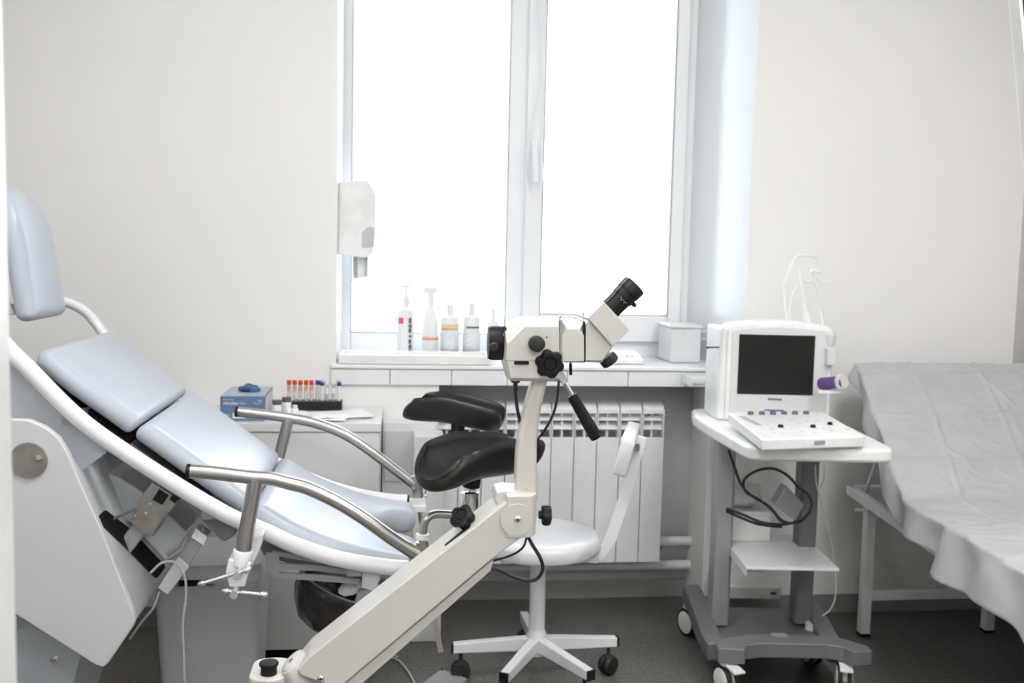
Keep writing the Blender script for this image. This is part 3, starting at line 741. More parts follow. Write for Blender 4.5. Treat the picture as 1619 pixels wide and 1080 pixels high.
# near clamp
b = B(); c0 = A(385, 868, Y=2.05); c1 = A(381, 893, Y=2.05)
b.lathe([(.0200, 0), (.0205, .002), (.0205, .030), (.019, .032)], c1, c0 - c1, 28)
b.build('clamp_collar', 'enamel', ch)
b = B(); b.prism(rounded(XZ([(361, 884), (398, 890), (392, 908), (387, 928), (362, 929), (356, 905)], 2.035), .004), 2.035, 2.085)
b.prism(XZ([(396, 850), (416, 846), (414, 860), (394, 908), (386, 905), (384, 880)], 2.07), 2.07, 2.125); b.build('clamp_block', 'enamel', ch, bevel=.003)
def tbar(p0, p1, Y, hub):
    b = B(); P0, P1 = A(*p0, Y=Y), A(*p1, Y=Y); b.cyl(P0, P1, .0042, n=12)
    d = (P1 - P0).normalized()
    b.lathe([(.003, -.012), (.0062, -.008), (.0068, 0), (.006, .003), (.0045, .004)], P0, d, 14); b.lathe([(.003, .012), (.0062, .008), (.0068, 0), (.006, -.003), (.0045, -.004)], P1, d, 14)
    hb_ = A(*hub, Y=Y); b.cyl(hb_ + V((0, -.012, 0)), hb_ + V((0, .03, 0)), .0085, n=16)
    b.build('clamp_handle', 'chrome', ch)
tbar((322, 922), (388, 902), 2.012, (376, 908)); tbar((360, 935), (414, 940), 2.02, (371, 938))
# far clamp
b = B(); c0 = A(439, 730, Y=2.79); b.cyl(c0 + V((0, 0, .01)), c0 + V((-.002, 0, -.03)), .0205)
b.box(c0.x - .02, c0.x + .02, 2.735, 2.80, c0.z - .05, c0.z - .02); b.build('clamp_block', 'enamel', ch, bevel=.003)
# slotted side bracket
def strip(pts, Y, d): 
    b_.prism(XZ(pts, Y), Y, Y + d)
b_ = B(); YS = 2.155
out = cr([V((x, 0, y)) for x, y in ((420, 874), (419, 893), (425, 906), (438, 913), (446, 914))], 4)
lx = [(p.x, p.z) for p in out]
strip(lx + [(441, 905), (441, 880), (443, 876)], YS, .006)
strip([(430, 872), (441, 874), (578, 897), (578, 904), (443, 880), (430, 880)], YS + .0002, .006)
strip([(438, 891), (505, 894), (575, 905), (575, 912), (505, 903), (438, 900)], YS + .0004, .006)
strip([(438, 906), (505, 909), (569, 916), (567, 924), (505, 919), (440, 914)], YS + .0006, .006)
b_.build('slotted_bracket', 'midgrey', ch)
b = B(); b.prism(rounded(XZ([(572, 906), (592, 904), (602, 915), (590, 935), (572, 930)], 2.14), .003), 2.14, 2.18); b.build('bracket_block', 'panel', ch, bevel=.002)
b = B(); b.prism(XZ([(566, 936), (584, 930), (592, 940), (580, 955), (560, 955)], 2.15), 2.15, 2.17); b.build('bracket_foot', 'midgrey', ch, bevel=.001)
b = B(); q = A(545, 932, Y=2.2); b.lathe([(.005, -.03), (.014, -.02), (.016, 0), (.012, .015), (.02, .02), (.02, .028)], A(556, 930, Y=2.22), (1, 0, .25), 20); b.build('release_knob', 'white', ch)

# leg supports: pole, ball joint, black gutter
def gutter(c, yaw, pitch, sc_=1.0, name='leg_support'):
    """moulded black trough, open upwards, spoon-shaped at its front end; c is the middle of its underside"""
    xs_ = [-.168, -.165, -.155, -.130, -.090, -.050, 0, .050, .100, .128, .142, .147]
    dz_ = [.060, .068, .076, .080, .080, .078, .076, .074, .070, .058, .040, .020]
    zu_ = [-.004, -.012, -.016, -.016, -.010, -.003, 0, 0, .002, .008, .018, .030]
    aw_ = [.058, .063, .068, .073, .072, .070, .068, .066, .064, .056, .042, .026]
    st_ = cr([V(q) for q in zip(xs_, dz_, zu_)], 5); aa_ = cr([V((q, 0, 0)) for q in aw_], 5)
    b = B(); rings = []; NT = 24; th = .013
    Mg = Matrix.Translation(c) @ Matrix.Rotation(yaw, 4, 'Z') @ Matrix.Rotation(pitch, 4, 'Y') @ Matrix.Scale(sc_, 4)
    for p, a_ in zip(st_, aa_):
        x, d, zu = p; a = a_.x; inner, outer = [], []
        for j in range(NT + 1):
            t = -1.5 + 3.0 * j / NT
            y, h = a * sin(t) / sin(1.5), zu + d * (1 - cos(t)) / (1 - cos(1.5))
            nv = V((0, sin(t), -cos(t))); k = min(max((-.02 - x) / .14, 0), 1); hr = (1 - cos(t)) / (1 - cos(1.5))
            q = V((x + .040 * k * hr ** 1.3, y, h - .004 * k * k * hr ** 3))
            outer.append(q + nv * th * .5); inner.append(q - nv * th * .5)
        t1 = outer[-1].lerp(inner[-1], .5) + V((0, 0, th * .55)); t0 = outer[0].lerp(inner[0], .5) + V((0, 0, th * .55))
        rings.append([Mg @ q for q in outer + [t1] + list(reversed(inner)) + [t0]])
    b.loft(rings, cap=True)
    bmesh.ops.triangulate(b.bm, faces=[f for f in b.bm.faces if len(f.verts) > 4])
    return b.build(name, 'softblack', ch, sharp=70)
gn = gutter(A(764, 750, Y=2.10), radians(42), radians(4))
gf = gutter(A(720, 668, Y=2.76), radians(-20), radians(9), .90)
# near joint
b = B(); jc = A(747, 752, Y=2.10); jd = A(745, 771, Y=2.10); b.cyl(jc + V((0, 0, .01)), jd, .0195, .0185); b.build('joint_boot', 'black', gn, bevel=.003)
b = B(); b.tube([jd, A(742, 790, Y=2.10)], .0058, 12); b.tube([jd + V((.006, 0, 0)), A(746, 790, Y=2.10)], .004, 12)
k0 = A(743, 776, Y=2.10); b.lathe([(.014, -.001), (.0195, -.003), (.0195, -.050), (.018, -.052)], k0, (0, 0, 1), 28); b.build('clamp_cylinder', 'chrome', gn)
b = B(); b.tube(cr([A(748, 816, Y=2.10), A(715, 814, Y=2.10), A(688, 813, Y=2.09), A(674, 821, Y=2.08), (A(669, 838, Y=2.08)), A(668, 865, Y=2.08)]), .0090, 16)
b.tube([A(668, 862, Y=2.08), A(671, 900, Y=2.08), A(684, 965, Y=2.08)], .0075, 14); b.bar(A(684, 962, Y=2.08), A(697, 1031, Y=2.08), .012, .004, up=(0, 1, 0)); b.build('support_tube', 'steel', gn)
b = B(); rc = A(668, 848, Y=2.08); b.lathe([(.013, -.006), (.0145, -.005), (.0145, .005), (.013, .006)], rc, (0, 0, 1), 24); b.build('plastic_ring', 'enamel', gn)
b = B(); b.cyl(A(667, 856, Y=2.08), A(671, 884, Y=2.08), .0135); b.build('rail_socket', 'steel', gn)
# far joint
b = B(); jc = A(724, 662, Y=2.76); b.cyl(jc, A(724, 681, Y=2.76), .0200, .0190); b.build('joint_boot', 'black', gf, bevel=.003)
b = B(); b.tube(cr([A(724, 681, Y=2.76), A(722, 715, Y=2.76), A(700, 735, Y=2.77), A(672, 735, Y=2.79), A(664, 745, Y=2.79), A(662, 785, Y=2.79), A(668, 838, Y=2.79), A(672, 870, Y=2.79)]), .0072, 14); b.build('support_tube', 'steel', gf)
b = B(); b.cyl(A(657, 752, Y=2.79), A(662, 787, Y=2.79), .0150); b.build('rail_socket', 'steel', gf)
b = B(); b.lathe([(.016, -.005), (.0175, -.004), (.0175, .003), (.016, .005)], A(663, 789, Y=2.79), (0, 0, 1), 24); b.build('plastic_ring', 'enamel', gf)
b = B(); b.tube([A(675, 762, Y=2.76), A(672, 783, Y=2.76)], .0028, 10); b.sphere(A(672, 784, Y=2.76), .0062, 12); b.sphere(A(668, 761, Y=2.76), .006, 12); b.build('clamp_handle', 'chrome', gf)
# rail end sockets carry the poles
b = B(); p = A(668, 880, Y=2.08); b.box(p.x - .03, p.x + .012, 2.06, 2.14, p.z - .012, p.z + .012); b.build('pole_socket', 'enamel', ch, bevel=.003); b = B(); q = A(668, 795, Y=2.77); b.box(q.x - .05, q.x + .008, 2.70, 2.79, q.z - .010, q.z + .010); b.build('pole_socket', 'enamel', ch, bevel=.003)

# waste basin with a black bag under the seat
wc = A(538, 922, Y=2.42)
axd = (A(500, 985, Y=2.42) - A(540, 920, Y=2.42)).normalized(); axd = (axd + V((0, 0, -.25))).normalized()
wb = thing('waste_basin', 'black bag lined basin hanging under the front of the examination chair', 'basin', tuple(wc + V((0, 0, -.12))))
u_ = axd.orthogonal().normalized(); v_ = axd.cross(u_)
b = B(); rings = []
for r, h in [(.098, .0), (.104, .004), (.103, .02), (.097, .05), (.086, .08), (.066, .105), (.035, .122), (.004, .128)]:
    ring = []
    for k in range(56):
        a = 2 * pi * k / 56; q = (u_ * cos(a) + v_ * sin(a))
        f = 1 + .07 * noise.noise(q * 4 + V((0, 0, h * 18))) * (h > .01) + .03 * sin(a * 9) * min(1, h / .05)
        ring.append(wc + axd * h + q * r * f)
    rings.append(ring)
for r, h in []: pass
inner = [[p + (wc + axd * .03 - p) * .03 for p in R] for R in rings]
b.loft(list(reversed([[wc + axd * h + (u_ * cos(2 * pi * k / 56) + v_ * sin(2 * pi * k / 56)) * r for k in range(56)] for r, h in [(.094, .002), (.088, .05), (.06, .095), (.004, .115)]])) + rings)
b.build('bag', 'bag', wb, sharp=0)
b = B(); b.tube([wc + (u_ * cos(2 * pi * k / 40) + v_ * sin(2 * pi * k / 40)) * .099 for k in range(41)], .0030, 10); b.build('rim', 'midgrey', wb)
b = B(); b.tube([wc + v_ * .099, V((wc.x + .02, 2.42, A(538, 900, Y=2.3).z))], .003, 8); b.tube([wc - v_ * .099, V((wc.x - .02, 2.42, A(500, 893, Y=2.3).z))], .003, 8); b.build('hanger', 'midgrey', wb)

# ================================================================== WHITE BIN
bn = thing('waste_bin', 'large white plastic waste bin with closed lid behind the chair', 'bin', (-.48, 2.72, 0))
bx0, bx1 = A(238, 1000, Y=2.60).x, A(413, 1000, Y=2.60).x
zt = A(412, 893, Y=2.59).z
def rrect(x0, x1, y0, y1, r, n=6): return rounded([(x0, y0), (x1, y0), (x1, y1), (x0, y1)], r, n)
b = B()
b.loft([[V((x, y, z)) for x, y in rrect(bx0 + i, bx1 - i, 2.60 + i, 2.86 - i, .03)] for z, i in ((0, .022), (.01, .02), (zt - .045, .004))]); b.build('bin_body', 'panel', bn)
b = B(); b.loft([[V((x, y, z)) for x, y in rrect(bx0 - .004 + i, bx1 + .004 - i, 2.592 + i, 2.868 - i, .034)] for z, i in ((zt - .044, 0), (zt - .012, 0), (zt - .003, .005), (zt, .016))]); b.build('lid', 'enamel', bn)
b = B(); s0 = A(283, 921, Y=2.59); s1 = A(326, 921, Y=2.59); b.box(s0.x, s1.x, 2.585, 2.61, s0.z - .006, s0.z + .005); b.build('lid_opening', 'hole', bn)
b = B(); b.box(s0.x - .02, s1.x + .02, 2.580, 2.60, s0.z - .014, s0.z - .008); b.build('lid_lip', 'cream', bn, bevel=.002)

# ================================================================== STOOL
sx, sy_ = .425, 2.81
st = thing('swivel_stool', 'round white swivel stool with low backrest and five-star castor base', 'stool', (sx, sy_, 0))
szt = .445
b = B(); N = 72; rings = []
for r, h in [(.160, .0), (.174, .001), (.178, .006), (.180, .020), (.179, .034), (.175, .042), (.166, .047), (.140, .050), (.09, .051), (.001, .052)]:
    ring = []
    for k in range(N):
        a = 2 * pi * k / N; cr_ = .006 * noise.noise(V((cos(a) * 5, sin(a) * 5, h * 40))) if h < .045 else 0
        cr_ += (.0025 * (sin(a * 15 + 2 * noise.noise(V((cos(a), sin(a), 1))))) if .005 < h < .03 else 0)
        ring.append(V((sx + cos(a) * (r + cr_), sy_ + sin(a) * (r + cr_), szt - .052 + h)))
    rings.append(ring)
b.loft(rings); b.build('seat', 'silvervinyl', st, sharp=0)
b = B(); b.lathe([(.08, -.012), (.08, 0)], (sx, sy_, szt - .052)); b.build('seat_plate', 'rad', st)
b = B(); b.lathe([(.0235, .10), (.0235, szt - .20), (.0235, szt - .06)], (sx, sy_, 0)); b.lathe([(.029, .075), (.030, .10), (.030, .135), (.0245, .15)], (sx, sy_, 0)); b.build('column', 'enamel', st)
tips = [(.172, 2.811), (.665, 2.829), (.419, 3.042), (.276, 2.54), (.576, 2.54)]
for k, (tx, ty) in enumerate(tips):
    d = (V((tx, ty, 0)) - V((sx, sy_, 0))).normalized(); tip = V((sx, sy_, 0)) + d * .245
    p0 = V((sx, sy_, .108)) + d * .018; p1 = V((tip.x, tip.y, .098))
    x_ = d.cross(V((0, 0, 1)))
    b = B(); b.loft([[p0 + x_ * .015 + V((0, 0, -.020)), p0 - x_ * .015 + V((0, 0, -.020)), p0 - x_ * .015 + V((0, 0, .020)), p0 + x_ * .015 + V((0, 0, .020))],
                     [p1 + x_ * .013 + V((0, 0, -.013)), p1 - x_ * .013 + V((0, 0, -.013)), p1 - x_ * .013 + V((0, 0, .015)), p1 + x_ * .013 + V((0, 0, .015))]])
    leg = b.build('base_leg', 'enamel', st, bevel=.003)
    b = B(); b.loft([[p1 + x_ * s1 * .0135 + V((0, 0, .001 + s2 * .0145)) + d * e for s1, s2 in ((1, -1), (-1, -1), (-1, 1), (1, 1))] for e in (0, .006)]); b.build('end_cap', 'black', leg, bevel=.001)
    cpos = V((sx, sy_, 0)) + d * .222
    b = B(); pa = V((-d.y, d.x, 0)); pa = (Matrix.Rotation(.6 * k, 3, 'Z') @ pa)
    for s_ in (-1, 1): b.lathe([(.004, 0), (.026, .001), (.0285, .004), (.0285, .012), (.024, .018)], V((cpos.x, cpos.y, .0290)) + pa * (s_ * .002), pa * s_, 24)
    b.cyl((cpos.x, cpos.y, .03), (cpos.x, cpos.y, .085), .0055); b.sphere((cpos.x, cpos.y, .045), .019, 14, (1, 1, .9))
    b.build('castor', 'rubber', leg)
ang = radians(-17); ex = V((cos(ang), sin(ang), 0)); ey = V((-sin(ang), cos(ang), 0)); C0 = V((sx, sy_, 0))
b = B()
P = [C0 + ex * .02 + V((0, 0, szt - .066)), C0 + ex * .17 + V((0, 0, szt - .066)), C0 + ex * .205 + V((0, 0, szt - .02)), C0 + ex * .245 + V((0, 0, .56)), C0 + ex * .285 + V((0, 0, .735))]
prof = []
for i in range(len(P) - 1):
    b.bar(P[i], P[i + 1] + (P[i + 1] - P[i]).normalized() * .004, .014, .034, up=(-ex if i > 0 else V((0, 0, 1))))
b.build('back_bar', 'enamel', st, bevel=.002)
b = B(); tv = (P[4] - P[3]).normalized(); nvv = ey.cross(tv).normalized(); nvv = nvv if nvv.dot(ex) < 0 else -nvv
cc = P[3].lerp(P[4], .78) + nvv * .030
prf = rounded([(-.052, -.020), (.052, -.020), (.052, .020), (-.052, .020)], .010, 5)
b.loft([[cc + ey * e + tv * (a_ * k) + nvv * (h_ * k) for a_, h_ in prf] for e, k in ((-.150, .86), (-.147, .95), (-.140, 1), (.140, 1), (.147, .95), (.150, .86))]); b.build('backrest', 'silvervinyl', st, sharp=50)
b = B(); pc = P[4] + V((0, 0, -.025)); b.bar(pc - ey * .025 + nvv * .008, pc + ey * .025 + nvv * .008, .012, .022); b.cyl(pc - nvv * .004, pc - nvv * .014, .006); b.build('backrest_clamp', 'chrome', st, bevel=.001)

# ================================================================== COLPOSCOPE
cp = thing('colposcope', 'cream white colposcope with binocular eyepieces on a slanted counterbalance arm', 'microscope', (-.24, 1.75, 0))
YA = 1.700; DA = .092
ridge0, ridge1 = (488, 1039), (797, 797)
arm = XZ([(488, 1039), (797, 797), (806, 792), (822, 793), (836, 806), (840, 830), (824, 851), (781, 882), (540, 1085), (528, 1085), (505, 1079), (475, 1068), (470, 1060)], YA)
b = B(); b.prism(rounded(arm, [.004, .004, .003, .003, .005, .008, .008, .003, .003, .003, .003, .003, .004], 3), YA, YA + DA); armo = b.build('balance_arm', 'cream', cp, bevel=.0028, seg=3)
# seam line between side cover and top cap near low end
b = B(); b.prism(XZ([(546, 1080), (781, 883), (776, 903), (572, 1082), (560, 1100), (530, 1100)], YA + .012), YA + .012, YA + DA - .012); b.build('lower_link', 'cream', cp, bevel=.002)
# knuckle
kx0, kx1 = A(783, 800, Y=YA).x, A(851, 800, Y=YA).x; kzt, kzb = A(820, 784, Y=YA).z, A(840, 850, Y=YA).z
b = B()
kn = rounded([(kx0 + .02, YA - .003), (kx1 - .012, YA - .003), (kx1, YA + .02), (kx1, YA + DA - .02), (kx1 - .012, YA + DA + .003), (kx0 + .02, YA + DA + .003)], [.004, .018, .02, .02, .018, .004], 5)
b.plan(kn, kzb, kzt); b.prism(rounded(XZ([(782, 790), (786, 779), (800, 776), (835, 780), (835, 850), (820, 850)], YA + .02), .003), YA + .02, YA + DA - .005)
kno = b.build('knuckle', 'cream', cp, bevel=.002, seg=3)
cc = A(817, 822, Y=YA - .003)
b = B(); b.lathe([(.0275, -.001), (.0288, .0008), (.0284, .0022)], (cc.x, YA - .002, cc.z), (0, -1, 0), 48); b.build('cover_disc', 'cream', kno)
def screw(px, py, Y, r, par):
    c = A(px, py, Y=Y); b = B(); b.lathe([(r, 0), (r, .001), (r * .75, .0028), (r * .3, .0034)], (c.x, Y, c.z), (0, -1, 0), 20)
    so_ = b.build('screw', 'chrome', par)
    b = B(); b.box(c.x - r * .55, c.x + r * .55, Y - .0040, Y - .0030, c.z - r * .12, c.z + r * .12); b.box(c.x - r * .12, c.x + r * .12, Y - .0041, Y - .0030, c.z - r * .55, c.z + r * .55); b.build('screw_slot', 'hole', par)
screw(818.5, 821.5, YA - .0035, .0062, kno); screw(507, 1073, YA - .0002, .0062, armo)
# curved column bar
L = [(815.5, 784), (816, 745), (817.5, 715), (821, 690), (827, 660), (834, 632), (842, 605), (852, 578)]
Rr = [(872, 583), (867, 600), (862, 622), (857, 645), (853, 668), (850, 695), (849.5, 730), (849.8, 784)]
YB_ = YA + .024
b = B(); b.prism(XZ(L + Rr, YB_), YB_, YB_ + .040); colo = b.build('curved_column', 'cream', cp, bevel=.0085, seg=4)
b = B(); cb0 = A(832.5, 786, Y=YB_ + .02); b.lathe([(.0200, -.002), (.0200, .022), (.0198, .040), (.0150, .055)], (cb0.x, YB_ + .02, cb0.z), (0, 0, 1), 32); b.build('column_foot', 'cream', cp)
screw(832, 773, YB_ - .0005, .0019, colo)
b = B(); q = A(790, 777, Y=YA + .05); b.lathe([(.0035, 0), (.0035, .002), (.002, .003)], A(811, 778, Y=YA + .05), (0, 0, 1), 14); b.build('grub_screw', 'chrome', kno)
# lobed knobs
def lobed(c, ax, r, t, lobes, depth, par, name='clamp_knob', m='black', hub=True):
    ax = V(ax).normalized(); u = ax.orthogonal().normalized(); v = ax.cross(u); c = V(c)
    b = B(); rings = []; n = 72
    for rr, h in ((.86, 0), (.97, t * .12), (1, t * .3), (1, t * .7), (.97, t * .88), (.84, t), (.5, t * 1.01), (.45, t * .9), (.40, t * .9), (.36, t * .98), (.01, t * .98)):
        ring = []
        for k in range(n):
            a = 2 * pi * k / n; f = 1 - depth * (.5 - .5 * cos(a * lobes)) ** 1.5 if rr > .6 else 1
            ring.append(c + ax * h + (u * cos(a) + v * sin(a)) * r * rr * f)
        rings.append(ring)
    b.loft(rings); return b.build(name, m, par)
sk = A(867, 574, Y=YB_ - .012); lobed((sk.x, YB_ - .012, sk.z), (0, -1, 0), .0262, .020, 6, .17, cp)
b = B(); b.cyl((sk.x, YB_ - .013, sk.z), (sk.x, YB_ + .05, sk.z), .010); b.build('pivot_shaft', 'black', cp)
# arm top tension knob
kA = A(740, 828, Y=YA + .045); kt = A(727, 812, Y=YA + .03); axn = (A(722, 806, Y=YA + .04) - A(741, 832, Y=YA + .046)).normalized()
b = B(); b.tube([A(745, 836, Y=YA + .05), A(733, 820, Y=YA + .045)], .0095, 18); b.build('knob_stem', 'black', cp)
lobed(A(734, 821, Y=YA + .044), (axn + V((0, -.55, 0))).normalized(), .0235, .016, 5, .20, cp)
# slot on the arm's top face
t0, t1 = A(741, 834, Y=YA + .046), A(713, 856, Y=YA + .046)
ad = (A(*ridge1, Y=YA) - A(*ridge0, Y=YA)).normalized(); an = V((-ad.z, 0, ad.x))
c_s = A(*ridge0, Y=YA); 
def ontop(s, yy, h=0): return c_s + ad * s + V((0, yy, 0)) + an * h
sl = (AP(735, 838, c_s, an) - c_s).dot(ad); yl = AP(735, 838, c_s, an).y - YA
b = B(); b.prismv(rounded([(0, 0)] * 0 + [(-.045, -.005), (.012, -.010), (.012, .010), (-.045, .005)], .004, 4) and [ontop(sl + x, yl + y, -.0005) for x, y in rounded([(-.045, -.005), (.012, -.010), (.012, .010), (-.045, .005)], .0045, 4)], an * .0012); b.build('knob_slot', 'hole', armo)
# side knob at right
b = B(); kk = A(852, 814, Y=YA + .045); b.cyl(kk, kk + V((.012, 0, 0)), .0075); b.build('knob_stem', 'black', kno)
lobed(A(857, 814, Y=YA + .045), (1, 0, 0), .0195, .0155, 5, .15, kno)
# --- optical head
HY0, HY1 = 1.700, 1.800
def cham(front, outer, y0, y1, c, name, m='cream', par=cp, bev=.0012):
    f, o = XZ(front, y0), XZ(outer, y0 + c)
    b = B(); b.loft([[(x, y0, z) for x, z in f], [(x, y0 + c, z) for x, z in o], [(x, y1 - c, z) for x, z in o], [(x, y1, z) for x, z in f]])
    return b.build(name, m, par, bevel=bev, sharp=25)
hd = cham([(800, 566), (802, 545), (829, 516.5), (884, 516.5), (884, 597), (884, 598), (808, 598), (802, 570)],
          [(797.5, 570), (799, 526), (823, 505), (884, 504.5), (886.5, 590), (886, 603.5), (806, 602.5), (798.5, 575)], HY0, HY1, .013, 'scope_body')
b = B(); c0, c1 = A(771.5, 542, Y=1.75), A(802, 543, Y=1.75)
b.lathe([(.0250, 0), (.0285, .0005), (.0305, .006), (.0305, .022), (.0300, .0225), (.0300, .024), (.0305, .0245), (.0305, .031)], (c0.x, 1.75, c0.z), (1, 0, 0), 48); lo_ = b.build('objective_ring', 'black', hd)
b = B(); q = A(781, 549, Y=1.718); b.lathe([(.0085, -.004), (.0085, .004), (.006, .006)], (q.x, 1.722, q.z), (0, -1, 0), 20); b.build('objective_knob', 'rubber', lo_)
b = B(); b.bar(A(796, 527, Y=1.7190), A(796, 531, Y=1.7190), .0006, .0006, up=(0, 1, 0)); b.build('index_mark', 'textwhite', lo_)
# magnification knob
c = A(847.5, 543, Y=HY0)
b = B(); n = 72; rings = []
for r, h in ((.0135, 0), (.0136, .004), (.0136, .015), (.0120, .0175), (.001, .0178)):
    rings.append([V((c.x, HY0 - h, c.z)) + V((cos(2 * pi * k / n), 0, sin(2 * pi * k / n))) * r * (1 + (.035 if (k // 2) % 2 and r > .0125 else 0)) for k in range(n)])
b.loft(rings); b.build('magnification_knob', 'rubber', hd, sharp=50)
b = B(); q = A(864.5, 533.5, Y=HY0); b.lathe([(.0016, 0), (.0016, .0006)], (q.x, HY0, q.z), (0, -1, 0), 12); b.build('index_dot', 'black', hd); b = B(); s0 = A(813, 573, Y=HY0); s1 = A(836, 573, Y=HY0)
b.box(s0.x, s1.x, HY0 - .003, HY0 + .016, s0.z - .0035, s0.z + .0025); b.build('slide_switch', 'black', hd, bevel=.001)
b = B(); l0, l1 = A(799, 569.5, Y=HY0 + .0035), A(886, 571.5, Y=HY0); b.box(l0.x + .001, l1.x, HY0 - .0003, HY0 + .001, l0.z - .0008, l0.z); b.build('body_seam', 'darkgrey', hd)
# metal seam ring and screw
b = B(); b.prism(XZ([(884.5, 505), (888.3, 505), (888.3, 575), (886, 577), (884.5, 577)], HY0 + .010), HY0 + .004, HY1 - .004); b.build('clamp_ring', 'chrome', hd)
def topscrew(px, py, Y=1.73):
    q = A(px, py, Y=Y); b = B(); b.lathe([(.0012, -.008), (.0012, .001), (.0026, .0015), (.0026, .006), (.002, .0065)], q, (0, 0, 1), 14); b.build('thumb_screw', 'chrome', hd)
topscrew(885, 505); topscrew(922.5, 500, 1.74)
cham([(889, 531), (897, 520), (916, 520), (923, 530), (923.5, 571), (889, 572)], [(888.5, 531), (888.5, 507.5), (924, 508.5), (925, 532), (924.5, 573.5), (888.5, 573)], HY0 + .002, HY1 - .002, .012, 'beam_splitter', par=hd)
cham([(926, 513), (931, 506.5), (967, 548.5), (952, 570), (925.5, 570)], [(925.5, 513), (930, 505.5), (968.5, 548.5), (951.5, 573.5), (925.5, 572)], HY0 + .004, HY1 - .004, .006, 'prism_housing', par=hd)
b = B(); b.prism(XZ([(924.2, 509), (925.8, 509), (925.8, 573), (924.2, 573)], HY0), HY0 + .003, HY1 - .003); b.build('housing_gap', 'hole', hd)
b = B(); b.prism(rounded(XZ([(929, 503.5), (955.5, 477.5), (996.5, 521.5), (968, 548.5)], HY0 - .004), .0025), HY0 - .002, HY1 + .002); ey_ = b.build('eyepiece_box', 'cream', hd, bevel=.0015)
b = B(); p0, p1 = A(932.5, 507.5, Y=HY0 - .004), A(970, 549.5, Y=HY0 - .004); b.bar(p0 + V((.0, .0015, .001)), p1 + V((-.001, .0015, .003)), .0007, .001, up=(0, 1, 0)); b.build('box_seam', 'darkgrey', ey_)
for k, Yx in enumerate((1.722, 1.778)):
    if k == 0:
        e0_, e1_ = A(966, 490, Y=Yx), A(1005.5, 451.5, Y=Yx)
    else:
        e0_, e1_ = e0_ + V((.008, .050, 0)), e1_ + V((.008, .050, 0))
    d = (e1_ - e0_).normalized(); Lh = (e1_ - e0_).length
    b = B(); b.lathe([(.0172, -.004), (.0172, Lh * .30), (.0176, Lh * .301), (.0176, Lh * .46), (.0192, Lh * .461), (.0192, Lh * .66), (.0186, Lh * .661), (.0186, Lh * .69), (.0204, Lh * .691), (.0206, Lh * .965), (.0192, Lh), (.014, Lh), (.012, Lh - .004)], e0_, d, 40)
    eo = b.build('eyepiece', 'black', ey_)
    if k == 0:
        b = B(); dn = d.cross(V((0, 1, 0))).normalized()
        for j in range(5):
            a = (j - 2) * .20
            o0 = e0_ + d * (Lh * (.36 if j % 2 else .40)) + (V((0, -1, 0)) * cos(a) + dn * sin(a)) * (.0178 if True else 0)
            b.bar(o0, o0 + d * (.0035 if j % 2 else .0025), .0006, .0006, up=(0, 1, 0))
        b.build('scale_marks', 'textwhite', eo)
        dn2 = dn if dn.z < 0 else -dn
        b = B(); q = e0_ + d * Lh * .58 + dn2 * .019; b.cyl(q, q + dn2 * .006, .0042, n=16); b.build('lock_screw', 'black', eo)
        b = B(); b.cyl(q + dn2 * .006, q + dn2 * .0095, .0025, n=14); b.build('lock_screw_tip', 'chrome', eo)
# lower prism knob
q = A(958, 563, Y=1.75); dk = (A(964, 571, Y=1.75) - q).normalized()
lobed(q + dk * .001, dk, .0165, .016, 24, .04, hd, 'interpupillary_knob', 'rubber')
# handle
b = B(); b.prism(rounded(XZ([(884, 583), (889, 588), (898, 601), (889, 608), (878, 590)], 1.73), .001), 1.722, 1.745); b.build('handle_mount', 'cream', hd, bevel=.001)
b = B(); h0, h1 = A(890, 600, Y=1.733), A(906, 628, Y=1.733); b.cyl(h0, h1, .0046, n=18); ho = b.build('handle_rod', 'chrome', hd)
g0, g1 = A(904, 625, Y=1.733), A(943.5, 693, Y=1.733); d = (g1 - g0).normalized(); Lg = (g1 - g0).length
b = B(); b.lathe([(.0075, 0), (.0092, .0012), (.0096, .004), (.0100, Lg * .3), (.0112, Lg * .7), (.0112, Lg - .004), (.0104, Lg - .001), (.008, Lg)], g0, d, 32); b.build('grip', 'black', hd)
b = B(); q = A(902, 575, Y=1.74); b.cyl(q, A(902.5, 593, Y=1.74), .0028, n=14); b.cyl(A(902, 568, Y=1.74), A(902, 580, Y=1.74), .0015, n=10); b.build('lever_pin', 'black', hd)
# cables
b = B(); q = A(815, 603, Y=1.74); b.cyl(q + V((0, 0, .001)), q + V((0, 0, -.002)), .0078, n=20)
b.tube(cr([q, A(815, 620, Y=1.74), A(817, 640, Y=1.745), A(822, 665, Y=1.75), A(832, 688, Y=1.765), A(838, 720, Y=1.775), A(836, 760, Y=1.77)]), [.0040] * 8 + [.0030] * 41, 10); b.build('light_cable', 'cable', cp)
b = B(); b.tube(cr([A(884, 586, Y=1.712), A(883, 610, Y=1.712), A(879, 640, Y=1.715), A(871, 663, Y=1.73), A(860, 682, Y=1.75), A(849, 698, Y=1.772), A(840, 730, Y=1.775)]), .0023, 10); b.build('video_cable', 'cable', cp)
yk = YA + .05
b = B(); b.tube(cr([A(833, 845, Y=yk), A(829, 862, Y=yk), A(818, 873, Y=yk), A(800, 881, Y=yk), A(782, 886, Y=yk), A(765, 892, Y=yk)]), .0021, 10)
b.tube(cr([A(833, 845, Y=yk - .008), A(842, 862, Y=yk - .01), A(854, 882, Y=yk - .01), A(858, 900, Y=yk - .01), A(849, 915, Y=yk - .01), A(833, 918, Y=yk - .005), A(810, 911, Y=yk), A(790, 902, Y=yk), A(770, 898, Y=yk)]), .0033, 12); b.build('arm_cable', 'cable', cp)
